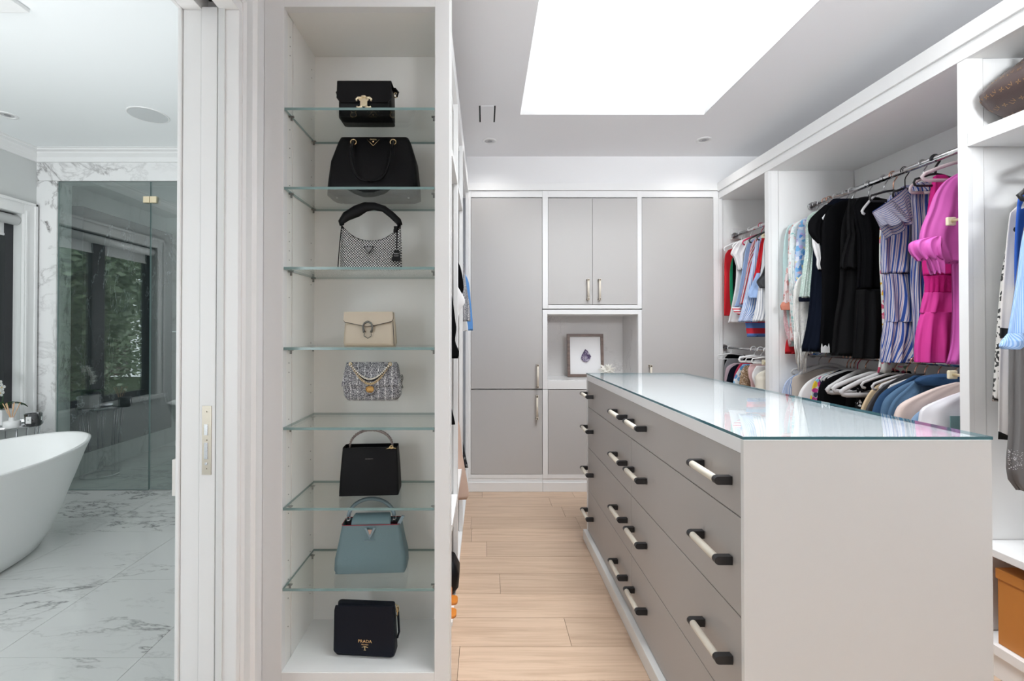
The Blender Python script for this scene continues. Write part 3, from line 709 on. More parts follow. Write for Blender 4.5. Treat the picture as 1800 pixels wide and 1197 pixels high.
# ================================================================ BATHROOM THINGS
# freestanding tub
tb = root('bathtub', (-2.75, 2.2, 0), 'white freestanding oval bathtub on the marble floor', 'bathtub')
TX, TY, RZ0 = -2.75, 2.2, 0.555
tubm = mat('matt white stone resin', (0.86, 0.87, 0.865), 0.28)
prof = [(0.0, 0.0), (0.60, 0.0), (0.655, 0.015), (0.72, 0.08), (0.80, 0.20), (0.90, 0.38), (0.965, 0.50), (0.995, RZ0-.01), (1.0, RZ0), (0.985, RZ0+.006), (0.965, RZ0-.004),
        (0.93, 0.47), (0.84, 0.28), (0.72, 0.17), (0.5, 0.13), (0.0, 0.12)]
bm, rings = lathe(BM(), prof, (TX, TY, 0), 72, 0.42, 0.86)
bmesh.ops.remove_doubles(bm, verts=bm.verts[:], dist=1e-5)
for v in bm.verts:   # ends rise a little
    k = abs(v.co.y-TY)/0.86; v.co.z += 0.035*max(0, k-0.3)*(v.co.z/RZ0)
fin('basin', bm, tubm, tb, smooth=True)
fin('drain', cyl(BM(), (TX, TY, .1215), .028, .004, 24), chrome, tb)
# side table
tx, ty, tz = -3.345, 3.22, 0.596
st = root('side_table', (tx, ty, 0), 'round silver metal side table between the tub and the window wall', 'side table')
fin('tray', lathe(BM(), [(0, tz-.016), (.161, tz-.016), (.165, tz-.012), (.165, tz+.006), (.159, tz+.006), (.158, tz-.006), (0, tz-.006)], (tx, ty, 0), 48)[0], silver, st)
for k in range(8):
    a = 2*PI*k/8+.2; c, s = math.cos(a), math.sin(a)
    fin('leg', tube(BM(), [(tx+.15*c, ty+.15*s, tz-.016), (tx+.125*c, ty+.125*s, tz*.5), (tx+.13*c, ty+.13*s, .012)], .0055, 8), silver, st)
fin('base_ring', tube(BM(), [(tx+.13*math.cos(2*PI*k/40), ty+.13*math.sin(2*PI*k/40), .008) for k in range(41)], .007, 8, cap=False), silver, st)
tt = tz-.006
def tpos(px, py, Y): p = W(px, py, Y); return p.x, Y
# candle
cx_, cy_ = WX(60, 3.19), 3.19
cd = root('candle', (cx_, cy_, tt), 'black glass candle jar with a small white label on the side table', 'candle')
fin('jar', lathe(BM(), [(0, tt+.001), (.040, tt+.001), (.044, tt+.01), (.047, tt+.088), (.044, tt+.088), (.041, tt+.05), (0, tt+.05)], (cx_, cy_, 0), 32)[0], mat('smoked black glass', (0.02, 0.02, 0.022), 0.06, coat=1), cd)
box('label', cx_-.006, cx_+.030, cy_-.0475, cy_-.0445, tt+.026, tt+.072, mat('paper label', (0.75, 0.75, 0.75), 0.7), cd)
text('lettering', 'B5', .010, (cx_+.012, cy_-.0482, tt+.05), plastk, cd)
# diffuser
dx_, dy_ = WX(22, 3.13), 3.13
df = root('reed_diffuser', (dx_, dy_, tt), 'white round reed diffuser with peach reeds beside the candle', 'diffuser')
fin('bottle', lathe(BM(), [(0, tt+.001), (.043, tt+.001), (.046, tt+.006), (.046, tt+.042), (.04, tt+.048), (.016, tt+.049), (.014, tt+.072), (0, tt+.072)], (dx_, dy_, 0), 32)[0], plastw, df)
for k in range(7):
    a = 2*PI*k/7; fin('reed', tube(BM(), [(dx_, dy_, tt+.05), (dx_+.055*math.cos(a), dy_+.03*math.sin(a), tt+.17)], .0022, 6), mat('peach reed', (0.72, 0.45, 0.27), 0.6), df)
# orchid
ox_, oy_ = WX(4, 3.24), 3.24
oc = root('potted_orchid', (ox_, oy_, tt), 'white flowering orchid in a square white pot on the side table', 'plant')
box('pot', ox_-.055, ox_+.055, oy_-.05, oy_+.05, tt+.001, tt+.11, plastw, oc, .006)
leafm = mat('dark orchid leaf', (0.04, 0.10, 0.04), 0.4)
for k in range(6):
    a = 2*PI*k/6+.3; L = .16; bm = BM(); pts = []
    for i in range(9):
        t = i/8; wv = .022*math.sin(PI*min(1, t*1.02))**.6+.001; c = Vector((ox_+math.cos(a)*L*t, oy_+math.sin(a)*L*t*.7, tt+.11+.05*math.sin(PI*t*.8)-.02*t))
        s_ = Vector((-math.sin(a), math.cos(a), 0)); pts.append((bm.verts.new(c-s_*wv+Vector((0, 0, .006))), bm.verts.new(c), bm.verts.new(c+s_*wv+Vector((0, 0, .006)))))
    for i in range(8):
        for j in (0, 1): bm.faces.new((pts[i][j], pts[i][j+1], pts[i+1][j+1], pts[i+1][j]))
    bmesh.ops.solidify(bm, geom=bm.faces[:], thickness=.0015)
    fin('leaf', bm, leafm, oc, smooth=True)
stem = [(ox_, oy_, tt+.1), (ox_+.01, oy_, tt+.2), (ox_-.005, oy_, tt+.29), (ox_-.03, oy_-.01, tt+.34), (ox_-.06, oy_-.02, tt+.345)]
fin('stem', tube(BM(), stem, .003, 6), leafm, oc)
pet = mat('white petal', (0.82, 0.82, 0.80), 0.6)
for (fx, fz) in ((-.005, .30), (.02, .265), (-.03, .335), (-.06, .33), (.012, .225)):
    bm = BM(); c = Vector((ox_+fx, oy_-.015, tt+fz))
    for k in range(5):
        a = 2*PI*k/5+PI/2; r_ = .024 if k % 2 else .030
        vsn = [bm.verts.new(c)]+[bm.verts.new(c+Vector((math.cos(a+b)*r_*q, -.006*q, math.sin(a+b)*r_*q))) for b, q in ((-.55, .7), (-.3, .98), (0, 1.1), (.3, .98), (.55, .7))]
        bm.faces.new(vsn)
    bmesh.ops.solidify(bm, geom=bm.faces[:], thickness=.001)
    fl_ = fin('flower', bm, pet, oc)
    fin('lip', lathe(BM(), [(0, -.005), (.005, 0), (0, .006)], c+Vector((0, -.005, 0)), 8)[0], mat('yellow lip', (0.7, 0.5, 0.2), 0.6), fl_)
# cream wall console end
p = W(302.5, 808, 1.9); q = W(314, 872, 1.9)
cs = root('wall_console', (-.95, 2.1, q.z), 'cream wall mounted block peeking out past the pocket door frame', 'console')
box('front_panel', p.x, XW0-.001, 1.9, 1.918, q.z, p.z, mat('cream console', (0.74, 0.70, 0.66), 0.4), cs, .001); box('body', p.x+.012, XW0-.001, 1.918, 2.3, q.z+.004, p.z-.004, mat('cream console', (0,0,0)), cs, .002)
# ---- outside
gd = box('lawn', -16, -3.9, -8, 14, -.3, -.25, mat('grass', (0.06, 0.10, 0.03), 0.9), None, kind='structure')
leafa = mat('tree leaf', (0.27, 0.36, 0.22), 0.5); leafb = mat('pale tree leaf', (0.38, 0.47, 0.32), 0.5); bark = mat('tree bark', (0.10, 0.08, 0.06), 0.9)
def tree(x, y, h, R, n, lm, label, seed):
    rg = random.Random(seed); o = root('tree', (x, y, -.25), label, 'tree')
    fin('trunk', tube(BM(), [(x, y, -.25), (x+.05, y, h*.4), (x-.05, y+.05, h*.8)], [.11, .08, .03], 10), bark, o)
    verts, faces = [], []
    for _ in range(n):
        u = rg.random()*2*PI; cz = rg.uniform(-1, 1); rad = (0.45+.55*rg.random()**.4)
        blob = .8+.35*noise.noise(Vector((math.cos(u)*1.7+seed, math.sin(u)*1.7, cz*2)))
        sx = math.sqrt(1-cz*cz)*rad*R*blob
        c = Vector((math.cos(u)*sx, math.sin(u)*sx, cz*rad*h*.58*blob)); s = rg.uniform(.05, .10)
        a = Vector((rg.uniform(-1, 1), rg.uniform(-1, 1), rg.uniform(-.6, .6))).normalized(); b = a.cross(Vector((rg.uniform(-1, 1), rg.uniform(-1, 1), rg.uniform(-1, 1)))).normalized()
        i = len(verts); verts += [c-a*s, c+b*s*.45, c+a*s, c-b*s*.45]; faces.append((i, i+1, i+2, i+3))
    me = bpy.data.meshes.new('crown'); me.from_pydata([tuple(v) for v in verts], [], faces); me.materials.append(lm)
    c = bpy.data.objects.new('crown', me); C.objects.link(c); c.parent = o; c.location = (0, 0, h*.5+.2); c['kind'] = 'stuff'
tree(-6.7, 1.2, 5.4, 2.0, 26000, leafa, 'dark leafy tree outside the bathroom window, mirrored in the shower glass', 1)
tree(-6.5, 4.3, 5.6, 1.9, 26000, leafb, 'pale leafy tree outside the bathroom window, mirrored in the shower glass', 2)
tree(-8.9, 2.6, 7.5, 2.9, 26000, leafa, 'tall tree standing behind the two nearer garden trees', 3)
tree(-9.0, -2.6, 7, 2.9, 12000, leafb, 'tall pale tree further along the garden', 4)
tree(-9.4, 8.2, 7, 2.9, 12000, leafa, 'tall tree at the far end of the garden', 5)

o = root('hedge', (-12, 2, -.25), 'tall clipped hedge at the back of the garden', 'hedge'); rg = random.Random(12); hv, hf = [], []
for _ in range(30000):
    c_ = Vector((-12.5+rg.random()**.5*1.1, rg.uniform(-9, 14), rg.uniform(-.25, 4.2))); s_ = rg.uniform(.06, .11)
    a_ = Vector((rg.uniform(-1, 1), rg.uniform(-1, 1), rg.uniform(-.6, .6))).normalized(); b_ = a_.cross(Vector((rg.uniform(-1, 1), rg.uniform(-1, 1), rg.uniform(-1, 1)))).normalized()
    i = len(hv); hv += [c_-a_*s_, c_+b_*s_*.45, c_+a_*s_, c_-b_*s_*.45]; hf.append((i, i+1, i+2, i+3))
me = bpy.data.meshes.new('foliage'); me.from_pydata([tuple(v-Vector((-12, 2, -.25))) for v in hv], [], hf); me.materials.append(leafa)
c_ = bpy.data.objects.new('foliage', me); C.objects.link(c_); c_.parent = o; c_['kind'] = 'stuff'
fin('branch_frame', bx(BM(), -13, -12.6, -9, 14, -.25, 4.0), bark, o)

# ================================================================ NICHE
fz = ZZ(668); Yp = 3.80
pa, pb = W(998, 587, Yp), W(1062, 662, Yp)
zf = fz+.001; hh = pa.z-zf; wl_, wr_ = pa.x, pb.x
tl = math.radians(4)
o = root('picture_frame', ((wl_+wr_)/2, Yp+.02, zf), 'walnut framed picture of a purple crystal leaning in the marble niche', 'picture', local=True, rx=-tl)
hw = (wr_-wl_)/2; fwid = .022
bm = BM()
for a, b, c, d in ((-hw, -hw+fwid, 0, hh), (hw-fwid, hw, 0, hh), (-hw+fwid, hw-fwid, 0, fwid), (-hw+fwid, hw-fwid, hh-fwid, hh)): bx(bm, a, b, -.02, .012, c, d, 0, .001)
fin('frame', bm, walnut, o)
box('mount', -hw+fwid, hw-fwid, -.002, .008, fwid, hh-fwid, mat('white mount board', (0.85, 0.85, 0.86), 0.8), o)
bm = BM(); rg = random.Random(5)
cz = hh*.49
pts = [(-.004, .046), (.012, .034), (.026, .012), (.036, -.006), (.024, -.028), (.006, -.044), (-.016, -.04), (-.034, -.022), (-.03, .0), (-.018, .022)]
prism(bm, [(x*1.2+.004, z*1.2+cz) for x, z in pts], -.012, -.002)
bmesh.ops.triangulate(bm, faces=bm.faces[:]); bmesh.ops.subdivide_edges(bm, edges=bm.edges[:], cuts=2)
for v in bm.verts:
    if v.co.y < -.006: v.co.y -= rg.uniform(0, .008)
m_, nt_, p_ = newmat('amethyst'); tc = N(nt_, 'ShaderNodeTexCoord'); vo = N(nt_, 'ShaderNodeTexVoronoi'); vo.inputs['Scale'].default_value = 110
nt_.links.new(tc.outputs['Object'], vo.inputs[0]); sp = N(nt_, 'ShaderNodeSeparateColor'); nt_.links.new(vo.outputs['Color'], sp.inputs[0])
rp = ramp(nt_, [(0, (0.05, 0.03, 0.09)), (.6, (0.16, 0.12, 0.22)), (1, (0.45, 0.42, 0.5))]); nt_.links.new(sp.outputs[0], rp.inputs[0]); nt_.links.new(rp.outputs[0], p_.inputs['Base Color']); p_.inputs['Roughness'].default_value = .25
fin('crystal', bm, m_, o)
# star ornament
Yq = 3.72; c = W(1067, 651, Yq); zb_ = fz+.001
o = root('star_ornament', (c.x, Yq, zb_), 'white spiky star ornament standing beside the crystal picture', 'ornament')
bm = BM(); cc = Vector((c.x, Yq, zb_+.062)); R0 = .028
dirs = []
for k in range(26):
    ph = math.acos(1-2*(k+.5)/26); th_ = PI*(1+5**.5)*k; dirs.append(Vector((math.cos(th_)*math.sin(ph), math.sin(th_)*math.sin(ph), math.cos(ph))))
cm = mat('white porcelain', (0.82, 0.80, 0.74), 0.25)
for d in dirs:
    a = d.orthogonal().normalized(); b = d.cross(a); L = .078 if abs(d.z) < .8 else .060
    base = [bm.verts.new(cc+d*.018+(a*math.cos(t)+b*math.sin(t))*.021) for t in (0, 2*PI/3, 4*PI/3)]; tip = bm.verts.new(cc+d*min(L, (L if d.z > -.1 else .061/max(.2, -d.z))))
    for i in range(3): bm.faces.new((base[i], base[(i+1) % 3], tip))
    bm.faces.new(base[::-1])
bmesh.ops.recalc_face_normals(bm, faces=bm.faces[:])
fin('spikes', bm, cm, o); bm = BM(); bmesh.ops.create_icosphere(bm, subdivisions=2, radius=.03, matrix=Matrix.Translation(cc)); fin('core', bm, cm, o)

# ================================================================ HANDBAGS (each root at its shelf, built facing the room)
def bag(px0, px1, Y, zs, label, rz=0, d=.1, name='handbag'):
    x = (WX(px0, Y, zs)+WX(px1, Y, zs))/2; wd = WX(px1, Y, zs)-WX(px0, Y, zs)
    r = root(name, (x, Y+d/2, zs+.0008), label, 'handbag', rz=math.radians(rz), local=True)
    return r, wd/2
def ring(bm, c, rx, rz, t, mi=0, n=20, y=0, a0=0, a1=2*PI):
    return tube(bm, [Vector((c[0]+rx*math.cos(a0+(a1-a0)*k/n), y, c[1]+rz*math.sin(a0+(a1-a0)*k/n))) for k in range(n+1)], t, 6, mi)
# 1 small black box bag with arched gold clasp
D = .085; o, hw = bag(592, 689, 1.575, SHZ[0], 'small black box shoulder bag with an arched gold clasp on the topmost glass shelf', 0, D); hw -= .004; Hb = .118
fin('body', loft(BM(), [(0, hw, D/2, .012), (Hb*.5, hw, D/2, .012), (Hb-.012, hw-.001, D/2-.002, .012), (Hb, hw-.006, D/2-.01, .01)]), blackl, o)
bm = BM(); prism(bm, [(-hw-.002, Hb+.003), (hw+.002, Hb+.003), (hw+.004, .062), (hw-.01, .045), (-hw+.01, .045), (-hw-.004, .062)], -D/2-.006, -D/2-.001); bmesh.ops.bevel(bm, geom=bm.edges[:], offset=.0015, segments=1, affect='EDGES')
bx(bm, -hw-.002, hw+.002, -D/2-.003, D/2, Hb+.001, Hb+.005, 0, .0015)
fl_ = fin('flap', bm, blackl, o)
bm = BM(); yy = -D/2-.008
prism(bm, [(-.012, .03), (.012, .03), (.012, .048), (.017, .052), (.016, .060), (-.016, .060), (-.017, .052), (-.012, .048)], yy-.002, yy+.001)
for s in (-1, 1):
    tube(bm, [(s*.008, yy, .058), (s*.020, yy, .060), (s*.026, yy, .055), (s*.024, yy, .049)], [.006, .005, .004, .003], 8, 0)
    tube(bm, [(s*.006, yy, .030), (s*.018, yy, .026), (s*.025, yy, .030)], [.005, .004, .003], 8, 0)
lathe(bm, [(0, -.004), (.008, -.002), (.010, .002), (0, .006)], (0, yy, .062), 12)
fin('clasp', bm, goldc, o)
for s in (-1, 1):
    fin('strap_ring', ring(BM(), (s*(hw+.008), Hb-.022), .006, .009, .0016), gold, o)
    fin('strap', tube(BM(), [(s*(hw-.01), .01, Hb+.004), (s*(hw+.006), .0, Hb-.002), (s*(hw+.016), 0, Hb-.014), (s*(hw+.012), 0, Hb-.03)], [.007, .006, .006, .004], 8, flat=.35), blackl, o)
# 2 large black tote
D = .12; o, hw = bag(569, 736, 1.62, SHZ[1], 'large black leather tote with a gold triangle plate on the second glass shelf', 0, D); hw -= .004; Hb = .228; ht = hw*.80
secs = [(0.003, hw-.01, D/2-.01, .03), (.01, hw, D/2, .03), (.05, hw-.002, D/2, .03), (Hb*.6, (hw+ht)/2+.006, D/2*.75, .022), (Hb*.93, ht, D/2*.42, .014), (Hb, ht-.008, D/2*.36, .012)]
fin('body', loft(BM(), secs), blackl2, o)
def yface(z): return -(D/2)*(1-.60*max(0, z-.05)/(Hb-.05))-.001
bm = BM()
for s in (-1, 1):
    x = s*.072; pts = []
    pts = [(x, yface(Hb-.02)-.006, Hb-.022)]+[(x*math.cos(t)**.62, -D/2-.012-.004*math.sin(t), Hb-.05-.128*math.sin(t)) for t in [PI*.04+k*(PI*.46)/10 for k in range(11)]]
    tube(bm, pts, .0048, 8)
fin('handle', bm, blackl, o, label='black rolled leather carrying handle')
for s in (-1, 1):
    fin('handle_ring', ring(BM(), (s*.072, Hb-.022), .0105, .0095, .0022, y=yface(Hb-.02)-.002), gold, o)
    box('tab', s*.072-.006, s*.072+.006, yface(Hb-.06)-.006, yface(Hb-.06)-.001, Hb-.085, Hb-.03, blackl, o, .001)
bm = BM(); yy = yface(Hb-.02)-.003
for a, b in (((-.023, Hb-.012), (0, Hb-.036)), ((0, Hb-.036), (.023, Hb-.012))): tube(bm, [(a[0], yy, a[1]), (b[0], yy, b[1])], .0008, 6)
pl = fin('triangle_plate', bm, gold, o)
text('lettering', 'PRADA', .0075, (0, yy-.001, Hb-.014), gold, o); fin('crest', lathe(BM(), [(0, -.004), (.0045, 0), (0, .004)], (0, yy, Hb-.021), 8)[0], gold, o)
for sx in (-1, 1):
    for sy in (-1, 1): fin('stud_foot', cyl(BM(), (sx*hw*.78, sy*D*.3, -.0004), .004, .004, 12), silver, o)
# 3 rhinestone hobo
D = .06; o, hw = bag(592, 705, 1.60, SHZ[2], 'sparkling rhinestone half moon bag with black shoulder strap on the third glass shelf', 0, D); Hs, Hm = .165, .108
def hobo(u):  # top height at -1..1
    return Hm+(Hs-Hm)*abs(u)**2.3
m_, nt_, p_ = newmat('rhinestones'); tc = N(nt_, 'ShaderNodeTexCoord'); vo = N(nt_, 'ShaderNodeTexVoronoi'); vo.inputs['Scale'].default_value = 150; vo.inputs['Randomness'].default_value = .12
mp = N(nt_, 'ShaderNodeMapping'); mp.inputs['Scale'].default_value = (1, .002, 1); mp.inputs['Rotation'].default_value = (0, .78, 0); nt_.links.new(tc.outputs['Object'], mp.inputs[0]); nt_.links.new(mp.outputs[0], vo.inputs[0])
rp = ramp(nt_, [(0.0, (.9, .9, .9)), (.30, (.62, .62, .62)), (.42, (.02, .02, .02))]); nt_.links.new(vo.outputs['Distance'], rp.inputs[0]); nt_.links.new(rp.outputs[0], p_.inputs['Base Color'])
p_.inputs['Roughness'].default_value = .25
bm = BM(); NU, NV = 36, 14; gr = {}
for side in (-1, 1):
    for i in range(NU+1):
        u = -1+2*i/NU
        for j in range(NV+1):
            v = j/NV; zt_ = hobo(u); z = .002+(zt_-.002)*v
            xw = hw*(1-.06*v-.04*(1-v)**6)
            th = D/2*max(0.0, (1-abs(u)**8))*(1-.75*v)**.8*(0.35 if v == 0 else 1)
            gr[side, i, j] = bm.verts.new((u*xw, side*max(th, .002), z))
    for i in range(NU):
        for j in range(NV):
            q_ = (gr[side, i, j], gr[side, i+1, j], gr[side, i+1, j+1], gr[side, i, j+1]); bm.faces.new(q_ if side < 0 else q_[::-1])
for i in range(NU):
    for j in (0, NV): bm.faces.new((gr[-1, i, j], gr[1, i, j], gr[1, i+1, j], gr[-1, i+1, j]))
for i in (0, NU):
    for j in range(NV): bm.faces.new((gr[-1, i, j], gr[-1, i, j+1], gr[1, i, j+1], gr[1, i, j]))
bmesh.ops.recalc_face_normals(bm, faces=bm.faces[:]); fin('body', bm, m_, o, smooth=True)
fin('top_binding', tube(BM(), [(u*hw*.94, -.004, hobo(u)) for u in [-1+2*k/24 for k in range(25)]], .0022, 6), blackl, o)
fin('seam', tube(BM(), [(-hw*.91, -.008, Hs), (-hw*.93, -.022, .1), (-hw*.97, -.028, .01)], .0018, 6), blackl, o)
fin('shoulder_strap', tube(BM(), [(-hw*.93, 0, Hs), (-hw*.95, 0, Hs+.012), (-hw*.8, 0, Hs+.032), (-hw*.45, 0, Hs+.052), (-.02, 0, Hs+.067), (.01, 0, Hs+.069), (.045, 0, Hs+.06), (hw*.65, 0, Hs+.038), (hw*.86, 0, Hs+.015), (hw*.93, 0, Hs)], [.004, .006, .009, .011, .009, .007, .006, .006, .006, .004], 8, flat=2.0), blackl, o, label='black fabric shoulder strap')
bm = BM()
for c_, s_ in (((hw*.80, Hs-.012), .007), ((hw*.90, Hs-.004), .006), ((hw*.78, Hs-.022), .006)): bx(bm, c_[0]-s_, c_[0]+s_, -.014, -.004, c_[1]-s_, c_[1]+s_, 0, .002)
tube(bm, [(hw*.9, -.014, Hs), (hw*.88, -.03, Hs-.03), (hw*.87, -.032, .075)], .0022, 6)
fin('buckle', bm, blackl, o)
bm = BM(); prism(bm, [(hw*.80, .07), (hw*.95, .07), (hw*1.0, .036), (hw*.94, .029), (hw*.74, .033), (hw*.72, .038)], -.038, -.033); tg = fin('key_tag', bm, blackl, o)
text('lettering', 'PRADA', .0058, (hw*.865, -.0386, .057), silver, o); text('lettering', 'MILANO', .0045, (hw*.86, -.0386, .049), silver, o)
bm = BM(); prism(bm, [(-.02, .083), (.02, .083), (0, .057)], -.034, -.031); fin('badge_border', bm, blackl, o)
bm = BM(); prism(bm, [(-.0145, .0805), (.0145, .0805), (0, .0615)], -.0352, -.034); fin('triangle_badge', bm, mat('grey enamel', (.18, .18, .18), .4), o); text('lettering', 'PRADA', .0045, (0, -.0356, .0775), silver, o)
# 4 cream clutch with horseshoe buckle
D = .05; o, hw = bag(599, 697, 1.60, SHZ[3], 'cream leather clutch with a dark horseshoe buckle on the fourth glass shelf', -3, D); hw -= .005; Hb = .119
fin('body', loft(BM(), [(0, hw*.97, D*.4, .012), (.012, hw, D/2, .014), (Hb*.6, hw*.96, D*.42, .012), (Hb, hw*.92, D*.25, .01)]), creaml, o)
edge = mat('dark brown edge paint', (0.07, 0.05, 0.05), 0.6)
bm = BM(); prism(bm, [(-hw*.93, Hb+.002), (hw*.94, Hb+.002), (hw*.955, Hb-.024), (hw*.9, Hb-.031), (.01, Hb-.048), (-.01, Hb-.048), (-hw*.9, Hb-.033), (-hw*.95, Hb-.026)], -D*.5-.003, -D*.5+.002); fin('flap', bm, creaml, o)
bm = BM(); tube(bm, [(-hw*.95, -D*.5-.0025, Hb-.027), (-hw*.9, -D*.5-.0025, Hb-.034), (-.01, -D*.5-.0025, Hb-.049), (.01, -D*.5-.0025, Hb-.049), (hw*.9, -D*.5-.0025, Hb-.032), (hw*.955, -D*.5-.0025, Hb-.024), (hw*.945, -D*.5-.001, Hb)], .0011, 6)
tube(bm, [(hw*.93, -D*.45, Hb-.025), (hw*.97, -D*.48, .03), (hw*.97, -D*.4, .002)], .0011, 6); fin('edge_piping', bm, edge, o)
bm = BM(); tube(bm, [(-.012, -D*.5-.007, .048), (-.015, -D*.5-.007, .058), (-.017, -D*.5-.007, .07), (-.012, -D*.5-.007, .081), (0, -D*.5-.007, .086), (.012, -D*.5-.007, .081), (.017, -D*.5-.007, .07), (.015, -D*.5-.007, .058), (.012, -D*.5-.007, .048)], [.005, .0035, .0032, .0032, .0035, .0032, .0032, .0035, .005], 8)
tube(bm, [(-.012, -D*.5-.006, .046), (-.013, -D*.5-.006, .036), (0, -D*.5-.006, .028), (.013, -D*.5-.006, .036), (.012, -D*.5-.006, .046)], .0015, 6)
fin('horseshoe_buckle', bm, mat('antique silver', (0.15, 0.15, 0.14), 0.35, .9), o)
# 5 tweed flap bag on a clear riser
Yc = 1.61; zr = WZ(705, Yc)
ra, rb_ = WX(604, Yc), WX(699, Yc)
ac = pane('clear acrylic', (.99, .992, .99), 1.25)
box('display_riser', ra, rb_, Yc, Yc+.075, SHZ[4]+.001, zr, ac, None, label='clear acrylic riser block under the tweed handbag', cat='riser')
D = .07; o, hw = bag(600, 703, Yc, zr+.001, 'black and white tweed flap bag with a pearl and chain handle on a clear riser', 0, D); Hb = .133
m_, nt_, p_ = newmat('tweed'); tc = N(nt_, 'ShaderNodeTexCoord'); sp = N(nt_, 'ShaderNodeSeparateXYZ'); nt_.links.new(tc.outputs['Object'], sp.inputs[0])
nz = N(nt_, 'ShaderNodeTexNoise'); nz.inputs['Scale'].default_value = 420; nt_.links.new(tc.outputs['Object'], nz.inputs[0])
rp = ramp(nt_, [(.36, (.02, .02, .03)), (.48, (.14, .14, .16)), (.58, (.5, .5, .52))]); nt_.links.new(nz.outputs['Fac'], rp.inputs[0])
dv = N(nt_, 'ShaderNodeMath', operation='MULTIPLY'); nt_.links.new(sp.outputs[0], dv.inputs[0]); dv.inputs[1].default_value = 1/.0245
fr = N(nt_, 'ShaderNodeMath', operation='FRACT'); nt_.links.new(dv.outputs[0], fr.inputs[0])
r2_ = ramp(nt_, [(0, (1, 1, 1)), (.2, (0, 0, 0))], 'CONSTANT'); nt_.links.new(fr.outputs[0], r2_.inputs[0])
v2 = N(nt_, 'ShaderNodeTexVoronoi'); v2.inputs['Scale'].default_value = 260; nt_.links.new(tc.outputs['Object'], v2.inputs[0]); lt = N(nt_, 'ShaderNodeMath', operation='LESS_THAN'); lt.inputs[1].default_value = .45; nt_.links.new(v2.outputs['Distance'], lt.inputs[0])
mm = N(nt_, 'ShaderNodeMath', operation='MULTIPLY'); nt_.links.new(r2_.outputs[0], mm.inputs[0]); nt_.links.new(lt.outputs[0], mm.inputs[1])
mc = N(nt_, 'ShaderNodeMix', data_type='RGBA'); nt_.links.new(mm.outputs[0], mc.inputs[0]); nt_.links.new(rp.outputs[0], mc.inputs[6]); mc.inputs[7].default_value = (.78, .78, .78, 1)
nt_.links.new(mc.outputs[2], p_.inputs['Base Color']); p_.inputs['Roughness'].default_value = .9; bp = N(nt_, 'ShaderNodeBump'); bp.inputs['Strength'].default_value = .6; bp.inputs['Distance'].default_value = .002; nt_.links.new(nz.outputs['Fac'], bp.inputs['Height']); nt_.links.new(bp.outputs[0], p_.inputs['Normal'])
tweed = m_
fin('body', loft(BM(), [(0, hw*.86, D*.42, .02), (.015, hw*.97, D/2, .024), (.045, hw, D/2, .024), (Hb*.6, hw*.94, D*.44, .02), (Hb-.01, hw*.88, D*.34, .02), (Hb, hw*.82, D*.25, .015)]), tweed, o)
secs = [(.05, hw*.985, .005, .004, 0, -D/2-.001), (.056, hw*.985, .007, .005, 0, -D/2-.001), (.1, hw*.92, .006, .005, 0, -D*.44), (Hb+.002, hw*.86, .006, .005, 0, -D*.3)]
fin('flap', loft(BM(), secs), tweed, o)
bm = BM(); tube(bm, [(x, -D/2-.008, .006+.11*0+z) for x, z in [(-.018, .055), (-.017, .035), (-.01, .022), (0, .018), (.01, .022), (.017, .035), (.018, .055)]], .0035, 6); fin('tab', bm, tweed, o)
bm = BM(); yy = -D/2-.0115
for s in (-1, 1): ring(bm, (s*.0045, .041), .0085, .0085, .0019, y=yy, a0=(.25*PI if s < 0 else 1.25*PI), a1=(1.75*PI if s < 0 else 2.75*PI))
for s in (1, -1): pass
ring(bm, (0, .041), .0135, .0115, .0010, y=yy+.002); cyl(bm, (0, yy+.002, .041), .0122, .001, 24, axis='y')
fin('clasp', bm, mat('amber gold', (0.50, 0.29, 0.10), 0.35, .9), o)
pearl = mat('pearl', (0.80, 0.75, 0.66), 0.25)
arcp = [(-.070+.140*t, -D*.5-.012, Hb-.004-.052*math.sin(PI*t)) for t in [k/26 for k in range(27)]]
bm = BM()
for k, p in enumerate(arcp): lathe(bm, [(.0001, -.0032), (.0024, -.002), (.0032, 0), (.0024, .002), (.0001, .0032)], p, 8)
fin('pearl_handle', bm, pearl, o, kind='stuff')
bm = BM()
for k in range(30):
    t = k/29; x = -.068+.136*t; z = Hb-.006-.067*math.sin(PI*t); ring(bm, (x, z), .0034, .0028, .001, 0, 8, y=-D*.5-.010)
fin('chain', bm, gold, o, kind='stuff'); fin('chain_leather', tube(BM(), [(x, y+.002, z-.007*math.sin(PI*k/26)) for k, (x, y, z) in enumerate(arcp)], .0018, 6), blackl, o)
for s in (-1, 1): fin('eyelet', ring(BM(), (s*.070, Hb-.004), .005, .005, .0015, y=-D*.5-.006), gold, o)
bm = BM()
for k in range(8): ring(bm, (hw*1.0+.002*math.sin(k), .085-.006*k), .003, .003, .001, 0, 8, y=0)
fin('side_chain', bm, black, o, kind='stuff')
# 6 black tote with braided chain handle
D = .095; o, hw = bag(592, 701, 1.62, SHZ[5], 'plain black leather handbag with a braided metal handle on the sixth glass shelf', 4, D); hw -= .006; Hb = .166
fin('body', loft(BM(), [(0, hw*1.0, D/2, .008), (.01, hw*1.01, D/2, .008), (Hb*.5, hw*.98, D*.43, .008), (Hb, hw*.93, D*.32, .008)], cap=False), blackl2, o)
box('base', -hw, hw, -D/2+.002, D/2-.002, 0, .004, blackl2, o); box('lining', -hw*.9, hw*.9, -D*.28, D*.28, Hb-.02, Hb-.012, dark, o)
pts = arc((0, Hb-.002), hw*.74, .060, PI, 0, 40)
bm = BM()
for ph in (0, 2.09, 4.19):
    tube(bm, [p+Vector((.0015*math.cos(k*1.25+ph), .0036*math.cos(k*1.25+ph), .0036*math.sin(k*1.25+ph))) for k, p in enumerate(pts)], .0026, 6)
